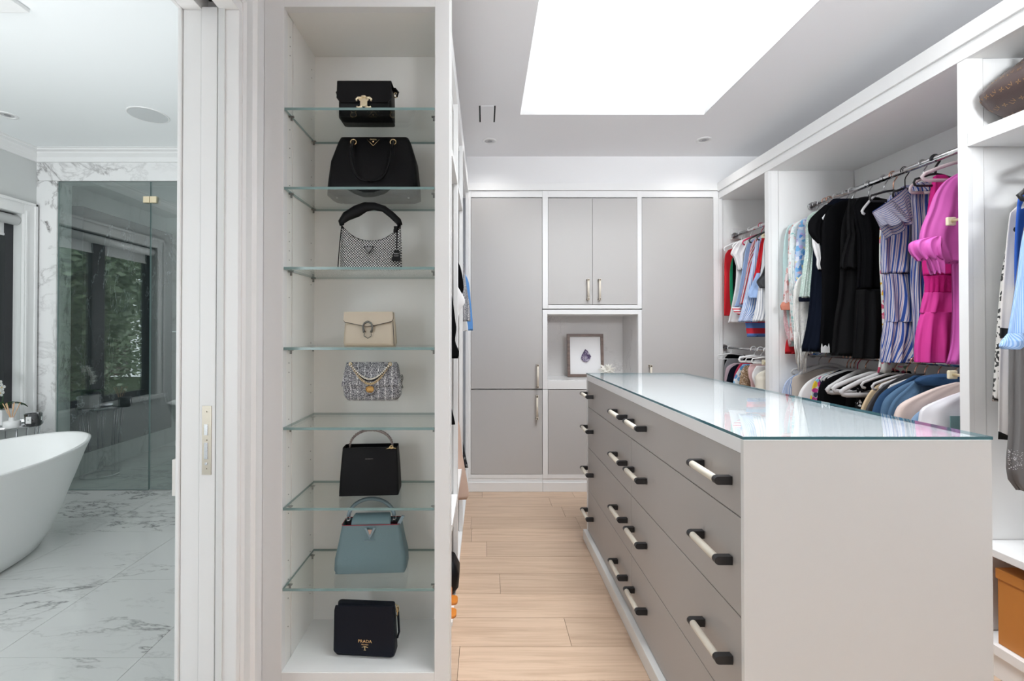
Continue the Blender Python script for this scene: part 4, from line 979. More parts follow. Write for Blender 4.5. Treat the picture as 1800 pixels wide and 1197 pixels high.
fin('braided_handle', bm, mat('gunmetal chain', (0.30, 0.25, 0.24), 0.3, .8), o)
bm = BM(); tube(bm, [(hw*.55, -D*.33, Hb-.006), (hw*.72, -D*.36, Hb), (hw*.9, -D*.33, Hb-.004)], .0022, 6); ring(bm, (hw*.74, Hb+.001), .006, .005, .0016, y=-D*.34); fin('clasp', bm, gold, o)
box('logo_strip', -.014, .014, -D*.36-.006, -D*.36-.004, Hb-.038, Hb-.0375, silver, o)
# 7 dusty blue top handle bag
D = .10; o, hw = bag(583, 714, 1.60, SHZ[6], 'dusty blue leather bag with red edges and top handle on the lowest glass shelf', 3, D); hw -= .004; Hb = .165
fin('body', loft(BM(), [(0, hw*.96, D*.46, .015), (.01, hw, D/2, .018), (.05, hw*.985, D*.49, .018), (Hb*.6, hw*.90, D*.42, .014), (Hb, hw*.80, D*.36, .01)], cap=False), bluel, o)
box('base', -hw*.95, hw*.95, -D*.45, D*.45, 0, .004, bluel, o); box('lining', -hw*.78, hw*.78, -D*.33, D*.33, Hb-.025, Hb-.018, mat('burgundy lining', (0.10, 0.02, 0.04), 0.8), o)
bm = BM(); tube(bm, [Vector((x, y, Hb)) for x, y in rrect(hw*.80, D*.36, .01)]+[Vector((hw*.80, D*.36-.01, Hb))], .0014, 6); fin('red_edge', bm, redl, o)
bm = BM()
secs = [(-.0, .066, .0035, .003), (.03, .064, .0035, .003)]
loft(bm, [(Hb-.012, .070, .006, .004, 0, -D*.30), (Hb+.008, .069, .008, .005, 0, -D*.24), (Hb+.022, .066, .012, .006, 0, -D*.1), (Hb+.026, .062, .006, .004, 0, D*.05)]); fin('flap', bm, bluel, o)
hp = arc((-.004, Hb+.012), .082, .068, PI*.97, PI*.03, 24)
fin('top_handle', tube(BM(), hp, .0068, 10), bluel2, o, label='light blue rolled top handle')
for s, e in ((-1, hp[0]), (1, hp[-1])):
    bm = BM(); ring(bm, (e.x, e.z-.008), .006, .009, .002); bx(bm, e.x-.005, e.x+.005, -.004, .004, e.z-.03, e.z-.014, 0, .001); fin('handle_link', bm, silver, o)
bm = BM(); prism(bm, [(.092, Hb+.0), (.108, Hb+.028), (.118, Hb+.026), (.104, Hb-.002)], -.03, -.024); fin('luggage_tag', bm, bluel2, o)
bm = BM(); yy = -D*.40-.007
prism(bm, [(-.019, Hb-.006), (-.012, Hb-.006), (0, Hb-.030), (.012, Hb-.006), (.019, Hb-.006), (.003, Hb-.038), (-.003, Hb-.038)], yy-.001, yy+.004); bx(bm, -.018, .018, yy-.002, yy+.002, Hb-.050, Hb-.0485)
fin('letter_v', bm, bluel2, o)
bm = BM(); prism(bm, [(-.007, Hb-.010), (.008, Hb-.010), (.002, Hb-.027), (-.001, Hb-.027)], yy-.004, yy-.001); fin('lock', bm, mat('rose metal', (.55, .42, .38), .3, .9), o)
text('lettering', 'L', .012, (0, yy-.002, Hb-.041), bluel2, o)
# 8 navy flap bag on the cabinet floor
D = .055; o, hw = bag(585, 696, 1.58, bz0, 'small navy leather flap bag with gold lettering on the cabinet floor', -4, D); hw -= .002; Hb = .176
fin('body', loft(BM(), [(0, hw*.97, D*.42, .012), (.012, hw, D/2, .014), (Hb*.6, hw*.97, D*.42, .012), (Hb-.004, hw*.94, D*.22, .01)]), navyl, o)
bm = BM(); prism(bm, [(-hw*.93, Hb), (hw*.97, Hb+.005), (hw*.99, Hb*.4), (hw*.985, .012), (hw*.9, .006), (-hw*.93, .012), (-hw*.99, .02), (-hw*.97, Hb*.9)], -D/2-.006, -D/2-.001); bmesh.ops.bevel(bm, geom=bm.edges[:], offset=.002, segments=1, affect='EDGES'); fin('flap', bm, navyl, o)
yy = -D/2-.0068
text('lettering', 'PRADA', .0145, (.006, yy, .058), gold, o, sx=1.05); text('lettering', 'MILANO', .0065, (.006, yy, .047), gold, o)
bm = BM(); tube(bm, [(-.005, yy, .038), (.006, yy, .041), (.017, yy, .038)], .001, 6); bx(bm, .005, .007, yy-.0005, yy+.0005, .030, .040); bx(bm, .002, .010, yy-.0005, yy+.0005, .028, .0295); fin('emblem', bm, gold, o)
bm = BM(); ring(bm, (hw+.003, Hb-.022), .005, .012, .0013); tube(bm, [(hw*.99, -.01, Hb), (hw+.004, -.008, Hb-.015), (hw+.006, -.008, Hb-.038), (hw-.001, -.01, Hb-.045)], .0015, 6); fin('strap_clip', bm, gold, o)
fin('strap', tube(BM(), [(hw+.003, .005, Hb-.02), (hw+.006, .005, Hb*.6), (hw+.008, .005, Hb*.4), (hw+.002, .005, .05)], .004, 6), navyl, o)

# 9 monogram duffel on the top shelf of the near bay
zs = WZ(234, 1.73)
o = root('duffel_bag', (2.045, 1.478, zs+.0008), 'brown monogram canvas duffel bag on the top shelf of the wardrobe', 'bag', local=True)
brown = mat('brown coated canvas', (0.075, 0.048, 0.045), 0.42, bump=.2, bscale=300)
bm = BM(); NS, NL = 24, 18; rings = []
for i in range(NL+1):
    t = -1+2*i/NL; k = (1-abs(t)**9.0)**.5 if abs(t) < 1 else .02
    yy = t*.245; ring_ = []
    for j in range(NS):
        a = 2*PI*j/NS; cxx = .20*math.cos(a); czz = .135*math.sin(a)
        czz = czz*(1 if czz > 0 else .95); s_ = max(k, .03)
        z = .128+czz*(s_*.5+.5 if czz < 0 else s_); z = max(z, 0.0)
        ring_.append(bm.verts.new((cxx*(.55+.45*s_)*(1-.35*max(0, math.sin(a))), yy+.012*math.sin(a*3+i), z+.008*math.sin(j*1.7+i*.9)*max(0, math.sin(a)))))
    rings.append(ring_)
for i in range(NL):
    for j in range(NS): bm.faces.new((rings[i][j], rings[i][(j+1) % NS], rings[i+1][(j+1) % NS], rings[i+1][j]))
bm.faces.new(rings[0]); bm.faces.new(rings[-1][::-1]); bmesh.ops.recalc_face_normals(bm, faces=bm.faces[:])
from mathutils.bvhtree import BVHTree
bvh = BVHTree.FromBMesh(bm)
def glyph(sx):
    c = bpy.data.curves.new('g', 'FONT'); c.body = sx; c.size = .026; c.align_x = 'CENTER'; c.align_y = 'CENTER'; c.resolution_u = 1
    t = bpy.data.objects.new('g', c); C.objects.link(t); me = t.to_mesh()
    r_ = ([tuple(v.co) for v in me.vertices], [tuple(p.vertices) for p in me.polygons]); t.to_mesh_clear(); bpy.data.objects.remove(t); return r_
glv = glyph('LV')
gfl = ([(0, 0, 0)], []); vv = [(0, 0, 0)]; ff = []
for k in range(4):
    a = PI/2*k+PI/4; b = len(vv); vv += [(math.cos(a-.35)*.007, math.sin(a-.35)*.007, 0), (math.cos(a)*.012, math.sin(a)*.012, 0), (math.cos(a+.35)*.007, math.sin(a+.35)*.007, 0)]; ff.append((0, b, b+1, b+2))
gfl = (vv, ff)
gv, gf = [], []
for i in range(-9, 10):
    for j in range(10):
        y_ = i*.026+(.013 if j % 2 else 0); a_ = PI-(-.9+j*.28)
        dr_ = Vector((math.cos(a_), 0, math.sin(a_))); og = Vector((0, y_, .12))+dr_*.5
        h_ = bvh.ray_cast(og, -dr_)
        if h_[0] is None: continue
        nn = h_[1]; nn = nn if nn.dot(dr_) > 0 else -nn
        ux = Vector((0, -1, 0)); ux = (ux-nn*ux.dot(nn)).normalized(); uy = nn.cross(ux); ux, uy = (ux+uy*.5).normalized(), (uy-ux*.5).normalized()
        g = glv if (i+j) % 2 else gfl; b = len(gv)
        gv += [h_[0]+nn*.0012+ux*x*.8+uy*y2*.8 for x, y2, z in g[0]]; gf += [tuple(b+q for q in f) for f in g[1]]
fin('body', bm, brown, o, smooth=True)
me = bpy.data.meshes.new('monogram_print'); me.from_pydata([tuple(v) for v in gv], [], gf); me.materials.append(mat('ochre print', (0.30, 0.17, 0.075), 0.5))
mo = bpy.data.objects.new('monogram_print', me); C.objects.link(mo); mo.parent = o; mo['kind'] = 'stuff'
bm = BM(); tube(bm, [(-.05, -.18, .22), (-.06, -.10, .30), (-.04, .0, .325), (-.05, .10, .30), (-.05, .18, .22)], .011, 8); fin('handle', bm, mat('dark brown handle', (.03, .02, .018), .5), o)

# ================================================================ CLOTHES
def interp(rows, n):
    """even, smoothed steps down a list of (z, xl, xr)"""
    out = []; m = len(rows)
    tot = [0]
    for i in range(1, m): tot.append(tot[-1]+max(1e-4, math.hypot(rows[i][0]-rows[i-1][0], .6*(rows[i][1]-rows[i-1][1]))))
    for k in range(n+1):
        s = tot[-1]*k/n; i = 0
        while i < m-2 and tot[i+1] < s: i += 1
        t = (s-tot[i])/(tot[i+1]-tot[i]); t = max(0, min(1, t))
        p0 = rows[max(i-1, 0)]; p1 = rows[i]; p2 = rows[i+1]; p3 = rows[min(i+2, m-1)]
        v = []
        for a in range(3):
            c = 0.5*(2*p1[a]+(p2[a]-p0[a])*t+(2*p0[a]-5*p1[a]+4*p2[a]-p3[a])*t*t+(3*p1[a]-p0[a]-3*p2[a]+p3[a])*t**3)
            lo_, hi_ = min(p1[a], p2[a]), max(p1[a], p2[a]); pad = .15*(hi_-lo_)
            v.append(max(lo_-pad, min(hi_+pad, c)))
        out.append(v)
    return out
def cloth_bm(rows, Y, th, folds=5, amp=.012, seed=0, topth=.35, wave=0.0, n=26, seg=56, lean=0.0, world=False, botth=1.0):
    """hollow hanging cloth: rows of (py, pxL, pxR) seen at depth Y, folds run downwards and deepen"""
    R = [((py if world else WZ(py, Y)), (a if world else WX(a, Y, WZ(py, Y))), (b if world else WX(b, Y, WZ(py, Y)))) for py, a, b in rows]
    R = interp(R, n); bm = BM(); uvl = bm.loops.layers.uv.new('UVMap'); rg = random.Random(seed); ph = rg.random()*6; ph2 = rg.random()*6
    rings = []; uvs = []
    for k, (z, xl, xr) in enumerate(R):
        t = k/n; cx_ = (xl+xr)/2; hw_ = max(.006, (xr-xl)/2); d_ = th*(topth+(botth-topth)*min(1, t*2.2))
        ring_ = []; ur = []
        for j in range(seg):
            a = 2*PI*j/seg; ca, sa = math.cos(a), math.sin(a)
            x = cx_+hw_*math.copysign(abs(ca)**.85, ca); y = Y+d_*math.copysign(abs(sa)**.8, sa)+lean*t
            f = math.sin(a*folds+ph+.5*math.sin(3*t+ph2))+.45*math.sin(a*(folds*2+1)+ph2+t*2)
            g = amp*min(1, .15+t*1.3)
            y += g*f*(.35+.65*abs(sa)); x += g*.5*f*abs(ca)
            nz_ = noise.noise(Vector((x*9, z*5, seed*3.1))); y += nz_*amp*.9; x += nz_*amp*.3
            zz = z + wave*math.sin(a*folds*1.0+ph)*t*t*(1 if k > n-3 else .3)
            ring_.append(bm.verts.new((x, y, zz))); ur.append((cx_-(xl+xr)/2+hw_*(a if a <= PI else 2*PI-a)*.64, z))
        rings.append(ring_); uvs.append(ur)
    for k in range(n):
        for j in range(seg):
            j2 = (j+1) % seg; f = bm.faces.new((rings[k][j2], rings[k][j], rings[k+1][j], rings[k+1][j2])); f.smooth = True
            for lp_, (kk, jj) in zip(f.loops, ((k, j2), (k, j), (k+1, j), (k+1, j2))): lp_[uvl].uv = uvs[kk][jj]
    f = bm.faces.new(rings[0])
    for lp_, jj in zip(f.loops, range(seg)): lp_[uvl].uv = uvs[0][jj]
    c = bm.verts.new(sum((v.co for v in rings[-1]), Vector())/seg+Vector((0, 0, .03)))
    for j in range(seg):
        f = bm.faces.new((rings[-1][j], c, rings[-1][(j+1) % seg]))
        for lp_ in f.loops: lp_[uvl].uv = uvs[-1][j]
    return bm
def garment(name, label, cat, group, Y, rows, m, th=.03, folds=5, amp=.010, seed=None, **kw):
    seed = seed if seed is not None else int(Y*977) % 1000
    bm = cloth_bm(rows, Y, th, folds, amp, seed, **kw)
    return fin(name, bm, m, None, True, label, cat, group)
def part(parent, name, Y, rows, m, th=.02, folds=4, amp=.006, label=None, seed=1, **kw):
    bm = cloth_bm(rows, Y, th, folds, amp, seed, **kw); o = fin(name, bm, m, parent, True)
    if label: o['label'] = label
    return o
def hanger(Y, label, m=plastw, group=None, X=RX, ZR=RZ, wd=.21, drop=.10, hk=chrome, hs=.014, ang=0.0, bar=True, slope=.10, t=.0055, hr=.0026):
    """one-piece tubular hanger hooked over a rod"""
    o = root('clothes_hanger', (X, Y, ZR), label, 'hanger', group, rz=ang, local=True)
    R_ = .0215
    pts = [(R_*math.sin(a), 0, R_*math.cos(a)-.004) for a in [(-1.9+k*.27) for k in range(12)]]
    # hook: over the rod then down to the neck in the middle
    pts = [(R_*math.cos(a), 0, R_*math.sin(a)-.002) for a in [PI*1.0+.35-k*(PI+1.1)/14 for k in range(15)]]+[(.004, 0, -.033), (0, 0, -.045), (0, 0, -drop+.03)]
    fin('hook', tube(BM(), pts, hr, 8), hk, o)
    zt_ = -drop+.03; zs_ = zt_-slope
    bm = BM(); L = [(0, 0, zt_), (wd*.25, 0, zt_-slope*.12), (wd*.6, 0, zt_-slope*.48), (wd*.95, 0, zs_+.004), (wd*1.02, 0, zs_-.010), (wd*.98, 0, zs_-.022), (wd*.9, 0, zs_-.026)]
    left = [(-x, y, z) for x, y, z in L[::-1]]
    path = left+L[1:]
    if bar: path = [(0, 0, zs_-.026)]+path+[(0, 0, zs_-.026)]
    tube(bm, path, t, 8, flat=.7)
    fin('frame', bm, m, o)
    return o
hp_ = 'rail hangers holding the dresses'
cBK = mat('black crepe', (0.0028, 0.0028, 0.0035), 0.85, spec=0.08); cBK2 = mat('black chiffon', (0.006, 0.006, 0.0065), 0.8, spec=0.08); cNV = mat('dark navy cotton', (0.004, 0.006, 0.013), 0.9, spec=.08)
cW = mat('white cotton', (0.74, 0.73, 0.73), 0.85, spec=.2); cLB = mat('light blue cotton', (0.30, 0.42, 0.66), 0.85, spec=.2)
cM = mat('magenta crepe', (0.62, 0.02, 0.22), 0.75, spec=.2); cO = mat('orchid pink silk', (0.60, 0.115, 0.43), 0.6, spec=.3); cHP = mat('hot pink crepe', (0.72, 0.06, 0.34), 0.75, spec=.2)
cR = mat('red cotton', (0.60, 0.02, 0.03), 0.8, spec=.2); cG = mat('green cotton', (0.02, 0.28, 0.14), 0.8, spec=.2)
cTP = mat('taupe suede', (0.42, 0.37, 0.33), 0.9, spec=.2, bump=.3, bscale=120); cBL = mat('blush suiting', (0.60, 0.49, 0.45), 0.85, spec=.2); cTN = mat('tan twill', (0.58, 0.45, 0.29), 0.85, spec=.2)
cDG = mat('charcoal twill', (0.05, 0.05, 0.055), 0.85, spec=.2)
cD1 = mat('dark denim', (0.025, 0.065, 0.14), 0.9, spec=.2, bump=.5, bscale=250); cD2 = mat('mid denim', (0.075, 0.14, 0.23), 0.9, spec=.2, bump=.5, bscale=250); cD3 = mat('light denim', (0.22, 0.33, 0.48), .9, spec=.2)
cMT = mat('pale mint chiffon', (0.50, 0.66, 0.66), 0.8, spec=.2); cTC = mat('terracotta', (0.52, 0.20, 0.14), 0.85, spec=.2)
fl1 = floral('pink rose print', (0.72, 0.62, 0.62), [(.55, .22, .22), (.65, .35, .33), (.45, .28, .25)], 32, .42)
fl2 = floral('white and aqua lace print', (0.66, 0.71, 0.70), [(.25, .52, .50), (.75, .77, .76), (.5, .6, .62), (.65, .5, .52)], 55, .38)
fl3 = floral('blue and purple print', (0.38, 0.48, 0.66), [(.08, .22, .55), (.45, .35, .60), (.6, .62, .7), (.15, .35, .6), (.62, .42, .5), (.66, .6, .35)], 42, .55)
fl4 = floral('mint crochet', (0.46, 0.58, 0.52), [(.66, .72, .69), (.55, .66, .61)], 95, .42)
fl5 = floral('yellow flower print', (0.74, 0.73, 0.70), [(.70, .40, .04), (.62, .10, .18), (.18, .30, .20), (.72, .25, .35)], 34, .4)
fl6 = floral('bright garden print', (0.6, 0.62, 0.62), [(.72, .50, .04), (.55, .05, .25), (.04, .05, .10), (.25, .5, .6), (.05, .2, .1)], 40, .62)
tassel = floral('fringe yarn', (0.70, 0.69, 0.66), [(.70, .68, .64), (.6, .58, .58)], 90, .4)
st1 = stripes('blue white red awning stripe', [(0, (.03, .075, .30)), (.34, (.58, .58, .62)), (.46, (.45, .20, .26)), (.51, (.58, .58, .62)), (.62, (.08, .12, .34)), (.74, (.58, .58, .62)), (.88, (.42, .28, .34)), (.92, (.58, .58, .62))], .0165)
st2 = stripes('fine blue white stripe', [(0, (.15, .28, .60)), (.5, (.72, .74, .78))], .011)
st3 = stripes('red white stripe', [(0, (.60, .05, .07)), (.5, (.78, .76, .76))], .016)
st3h = stripes('red white cross stripe', [(0, (.60, .05, .07)), (.5, (.78, .76, .76))], .018, axis=1)
st4 = stripes('blue red band', [(0, (.10, .20, .50)), (.5, (.60, .03, .05))], .075, axis=1)
st5 = stripes('grey white stripe', [(0, (.35, .37, .42)), (.35, (.72, .72, .73))], .016)
st6 = stripes('pale blue fine stripe', [(0, (.22, .38, .68)), (.5, (.42, .56, .80))], .007)
polka = floral('white dots on black', (0.006, 0.006, 0.007), [(.7, .7, .7), (.75, .75, .75)], 40, .28)
palm = floral('black palm print on ivory', (0.66, 0.62, 0.60), [(.02, .02, .02), (.66, .62, .6), (.66, .62, .6), (.03, .03, .03)], 14, .5)
leafp = floral('small black leaf print', (0.60, 0.58, 0.55), [(.03, .03, .03), (.05, .05, .05)], 60, .45)
bluep = floral('royal blue and white print', (0.03, 0.10, 0.42), [(.72, .74, .76), (.03, .10, .42), (.03, .1, .42)], 14, .6)
seq = floral('brown sequins', (0.22, 0.14, 0.08), [(.55, .42, .3), (.3, .2, .12), (.7, .6, .5)], 130, .45)
GU = 'dresses and blouses on the upper rod of the middle bay'
# ---- middle bay, upper rod (far to near)
g = garment('blouse', 'pale mint blouse with pink lace trim hanging furthest along the upper rod', 'blouse', GU, 2.885, [(392, 1395, 1470), (402, 1383, 1480), (440, 1377, 1485), (500, 1376, 1485), (560, 1377, 1482), (590, 1383, 1480), (609, 1387, 1470)], cMT, .02, 4, .007)
part(g, 'lace_trim', 2.872, [(540, 1377, 1382), (570, 1378, 1386), (600, 1386, 1391), (607, 1387, 1390)], floral('pink lace', (0.6, .35, .38), [(.7, .6, .6)], 120, .4), .004, 3, .002)
g = garment('blouse', 'red hemmed top peeking out below the pale mint blouse', 'blouse', GU, 2.90, [(400, 1420, 1470), (430, 1405, 1470), (560, 1392, 1470), (605, 1381, 1470), (622, 1380, 1470)], cR, .008, 3, .004)
g = garment('blouse', 'pink rose print blouse with terracotta cuff on the upper rod', 'blouse', GU, 2.86, [(388, 1405, 1475), (398, 1390, 1480), (430, 1385, 1485), (600, 1388, 1480)], fl1, .016, 4, .006)
sl = part(g, 'sleeve', 2.845, [(470, 1383, 1391), (500, 1379, 1389), (530, 1377, 1389), (533, 1377, 1390)], fl1, .012)
part(g, 'cuff', 2.842, [(531, 1375, 1391), (538, 1372, 1391), (545, 1374, 1391)], cTC, .015, 3, .002)
g = garment('blouse', 'white and aqua lace print blouse between the pink rose and blue purple ones', 'blouse', GU, 2.82, [(382, 1420, 1480), (394, 1396, 1490), (420, 1388, 1490), (500, 1387, 1490), (560, 1390, 1490), (625, 1400, 1490)], fl2, .018, 5, .008)
part(g, 'sleeve', 2.80, [(440, 1387, 1399), (470, 1386, 1400), (500, 1388, 1402), (520, 1394, 1402)], fl2, .014)
g = garment('dress', 'blue and purple print dress on the upper rod', 'dress', GU, 2.785, [(374, 1435, 1490), (388, 1408, 1495), (420, 1400, 1495), (480, 1397, 1495), (560, 1398, 1495), (600, 1400, 1480), (624, 1400, 1440)], fl3, .018, 5, .008)
g = garment('shawl', 'white fringed shawl with long tassels hanging from the upper rod', 'shawl', GU, 2.76, [(480, 1412, 1450), (500, 1397, 1450), (540, 1394, 1440), (590, 1398, 1432), (610, 1402, 1430), (622, 1404, 1428)], tassel, .012, 6, .006)
bm = BM(); rg = random.Random(9)
for k in range(34):
    a = W(1396+rg.random()*30, 575+rg.random()*42, 2.745+rg.uniform(-.012, .012)); b = W(1402+8*rg.random()+ (a.x-1.9)*40, 628+rg.random()*28, 2.745)
    b.x = a.x*.5+b.x*.5; tube(bm, [a, (a+b)/2+Vector((rg.uniform(-.008, .008), 0, 0)), b], .0032, 5)
fin('fringe', bm, tassel, g, kind='stuff')
g = garment('cardigan', 'mint crochet cardigan with a dark navy cuff on the upper rod', 'cardigan', GU, 2.73, [(366, 1450, 1500), (380, 1420, 1500), (420, 1417, 1500), (470, 1420, 1500), (560, 1430, 1500)], fl4, .016, 4, .006)
part(g, 'sleeve', 2.71, [(400, 1416, 1430), (440, 1416, 1429), (480, 1411, 1426), (520, 1406, 1424), (524, 1406, 1424)], fl4, .016)
part(g, 'cuff', 2.71, [(522, 1404, 1425), (530, 1405, 1425)], cNV, .018, 3, .002)
g = garment('dress', 'black cap sleeved dress with a white ruffle at its armhole on the upper rod', 'dress', GU, 2.66, [(350, 1464, 1500), (358, 1455, 1510), (380, 1430, 1515), (400, 1422, 1515), (418, 1428, 1515), (470, 1429, 1515), (540, 1424, 1510), (590, 1416, 1510), (612, 1410, 1510), (618, 1411, 1508)], cNV, .028, 6, .014)
part(g, 'cap_sleeve', 2.635, [(360, 1450, 1490), (385, 1424, 1480), (405, 1421, 1470), (418, 1428, 1460), (428, 1438, 1455)], cBK, .016)
part(g, 'ruffle', 2.645, [(418, 1427, 1436), (430, 1428, 1443), (445, 1432, 1443), (455, 1436, 1442), (465, 1436, 1440), (474, 1439, 1442)], cW, .010, 7, .004)
g = garment('dress', 'black jersey dress with a small white crown print near its hem', 'dress', GU, 2.60, [(352, 1480, 1530), (365, 1458, 1540), (390, 1446, 1545), (430, 1444, 1545), (520, 1445, 1540), (580, 1443, 1540), (620, 1441, 1540)], cBK, .022, 4, .008)
bm = BM(); p = W(1443, 604, 2.565); q = W(1458, 620, 2.565)
pts = [(p.x, q.z), (q.x, q.z), (q.x, q.z+.028), (q.x-.004, p.z), (q.x-.010, q.z+.030), ((p.x+q.x)/2, p.z-.008), (p.x+.010, q.z+.030), (p.x+.004, p.z), (p.x, q.z+.028)]
prism(bm, pts, 2.562, 2.565); fin('crown_print', bm, mat('white print', (.6, .6, .6), .8), g)
g = garment('dress', 'black bell sleeved dress on the upper rod behind the tiered black dress', 'dress', GU, 2.50, [(348, 1500, 1545), (358, 1492, 1555), (400, 1480, 1560), (470, 1478, 1560), (520, 1474, 1560), (560, 1468, 1560), (625, 1463, 1555)], cBK2, .024, 5, .012)
s_ = part(g, 'bell_sleeve', 2.465, [(350, 1491, 1505), (380, 1489, 1504), (405, 1489, 1503), (412, 1490, 1504), (440, 1482, 1507), (462, 1477, 1511), (472, 1478, 1512)], cBK2, .016, 6, .006, wave=.006)
g = garment('dress', 'long black dress with a gathered bottom tier beside the blue striped dress', 'dress', GU, 2.43, [(350, 1510, 1545), (360, 1500, 1552), (380, 1502, 1550), (420, 1508, 1550), (470, 1508, 1553), (508, 1507, 1556)], cBK, .026, 5, .010)
part(g, 'tier', 2.43, [(509, 1507, 1556), (530, 1505, 1558), (580, 1503, 1560), (630, 1501, 1560)], cBK2, .034, 9, .012, topth=.8)
g = garment('dress', 'white dress with yellow flowers showing behind and below the striped dress', 'dress', GU, 2.375, [(360, 1560, 1600), (390, 1548, 1605), (450, 1546, 1605), (520, 1550, 1605), (600, 1552, 1600), (635, 1546, 1600), (655, 1543, 1588)], fl5, .02, 5, .010)
g = garment('dress', 'blue white and red striped dress with a wide ruffled cap sleeve', 'dress', GU, 2.30, [(326, 1590, 1605), (332, 1580, 1618), (350, 1562, 1626), (400, 1552, 1628), (450, 1550, 1625), (481, 1551, 1622)], st1, .032, 6, .010)
part(g, 'tier', 2.30, [(482, 1552, 1624), (520, 1556, 1626), (562, 1558, 1624), (566, 1557, 1622)], st1, .036, 9, .012, topth=.8, seed=4)
part(g, 'hem_tier', 2.30, [(566, 1556, 1624), (600, 1552, 1618), (637, 1550, 1608)], st1, .040, 10, .014, topth=.8, seed=6)
stD = stripes('diagonal awning stripe', [(0, (.045, .10, .35)), (.26, (.60, .60, .64)), (.40, (.50, .24, .30)), (.45, (.60, .60, .64)), (.60, (.20, .24, .42)), (.66, (.60, .60, .64))], .017, axis=1)
def capsleeve(parent, pts, Y, m):
    """draped flap: outline points in pixels, each with its depth offset; doubled and rippled"""
    bm = BM(); uvl = bm.loops.layers.uv.new('UVMap'); nu, nv = 18, 12; vsn = {}
    A, B, Cc, D_ = [W(x, y_, Y+dy) for x, y_, dy in pts]
    for i in range(nu+1):
        for j in range(nv+1):
            u, v = i/nu, j/nv; p = (A*(1-u)+B*u)*(1-v)+(D_*(1-u)+Cc*u)*v
            p = p+Vector((0, -.035*math.sin(PI*u)*(.4+v*.6)-.010*v*math.sin(u*19), .008*v*math.sin(u*15)))
            vsn[i, j] = bm.verts.new(p)
    for i in range(nu):
        for j in range(nv):
            f = bm.faces.new((vsn[i, j], vsn[i, j+1], vsn[i+1, j+1], vsn[i+1, j])); f.smooth = True
            for lp_, (a, b) in zip(f.loops, ((i, j), (i, j+1), (i+1, j+1), (i+1, j))): lp_[uvl].uv = (a*.012, b*.016)
    bmesh.ops.solidify(bm, geom=bm.faces[:], thickness=.002)
    return fin('cap_sleeve', bm, m, parent, True)
capsleeve(g, [(1533, 372, -.03), (1594, 328, -.03), (1604, 385, -.06), (1557, 422, -.05)], 2.27, stD)
capsleeve(g, [(1533, 374, -.05), (1570, 352, -.05), (1601, 388, -.09), (1548, 400, -.07)], 2.27, stD)
g = garment('dress', 'second blue striped dress with a ruffled neck behind the magenta dress', 'dress', GU, 2.235, [(322, 1618, 1650), (332, 1604, 1652), (350, 1603, 1650), (420, 1604, 1650), (480, 1602, 1645), (560, 1606, 1645), (632, 1608, 1645)], st1, .022, 7, .010, seed=11)
part(g, 'ruffled_collar', 2.22, [(322, 1612, 1642), (330, 1604, 1648), (338, 1602, 1650)], st1, .026, 9, .006, topth=.8)
g = garment('dress', 'magenta pink dress with a smocked waist and gathered skirt', 'dress', GU, 2.13, [(308, 1645, 1662), (316, 1640, 1668), (380, 1632, 1680), (440, 1624, 1682), (484, 1625, 1680)], cM, .030, 4, .008)
part(g, 'smocked_waist', 2.13, [(485, 1626, 1679), (498, 1628, 1677), (514, 1628, 1678)], mat('smocked magenta', (.60, .02, .22), .8, spec=.2, bump=1.0, bscale=90), .030, 16, .004, topth=1.0)
part(g, 'middle_tier', 2.13, [(514, 1627, 1679), (530, 1624, 1681), (550, 1620, 1682)], cHP, .034, 7, .008, topth=.85)
part(g, 'skirt', 2.13, [(549, 1622, 1682), (575, 1615, 1685), (610, 1611, 1688), (637, 1611, 1688)], cHP, .044, 9, .012, topth=.8)
g = garment('blouse', 'orchid pink blouse with a puffed gathered sleeve nearest the wardrobe divider', 'blouse', GU, 1.99, [(300, 1690, 1740), (318, 1672, 1750), (360, 1668, 1750), (440, 1672, 1750), (520, 1676, 1750), (600, 1674, 1745), (640, 1666, 1740)], cO, .028, 6, .012)
part(g, 'puff_sleeve', 1.945, [(304, 1685, 1725), (318, 1662, 1735), (340, 1645, 1738), (370, 1634, 1738), (400, 1622, 1738), (425, 1619, 1735), (442, 1630, 1722), (454, 1642, 1705), (462, 1652, 1690)], cO, .034, 7, .009, seed=3)
part(g, 'sleeve_frill', 1.89, [(417, 1634, 1650), (424, 1606, 1652), (434, 1601, 1650), (446, 1606, 1650), (456, 1616, 1652)], cO, .030, 9, .011, seed=8, wave=.008, topth=.5)
part(g, 'sleeve_frill', 1.885, [(446, 1626, 1652), (458, 1632, 1656), (470, 1636, 1656), (480, 1640, 1655)], cO, .022, 8, .009, seed=9, wave=.008, topth=.5)
part(g, 'puff_sleeve', 2.03, [(452, 1676, 1730), (500, 1674, 1730), (515, 1680, 1730), (560, 1674, 1730), (638, 1670, 1730)], mat('deep orchid silk', (.52, .10, .38), .6), .02, 8, .008)
# hangers on the upper rod
GH = 'hangers along the upper rod of the middle bay'
for i, (Yh, lab, m_, hk_, hs_) in enumerate((
    (2.90, 'clear plastic hanger at the far end of the upper rod', plastg, chrome, 0), (2.86, 'white hanger carrying the pink rose print blouse', plastw, plastw, 0), (2.82, 'white hanger carrying the aqua lace blouse', plastw, coppr, 0),
    (2.785, 'grey hanger carrying the blue and purple dress', plastg, coppr, 0), (2.73, 'grey hanger carrying the mint crochet cardigan', plastg, plastg, 0))):
    hanger(Yh, lab, m_, GH, wd=.17, hk=hk_, drop=.11, slope=.07, bar=False)
hanger(2.66, 'black velvet hanger under the ruffled black dress', plastk, GH, wd=.17, drop=.11, slope=.05, bar=False)
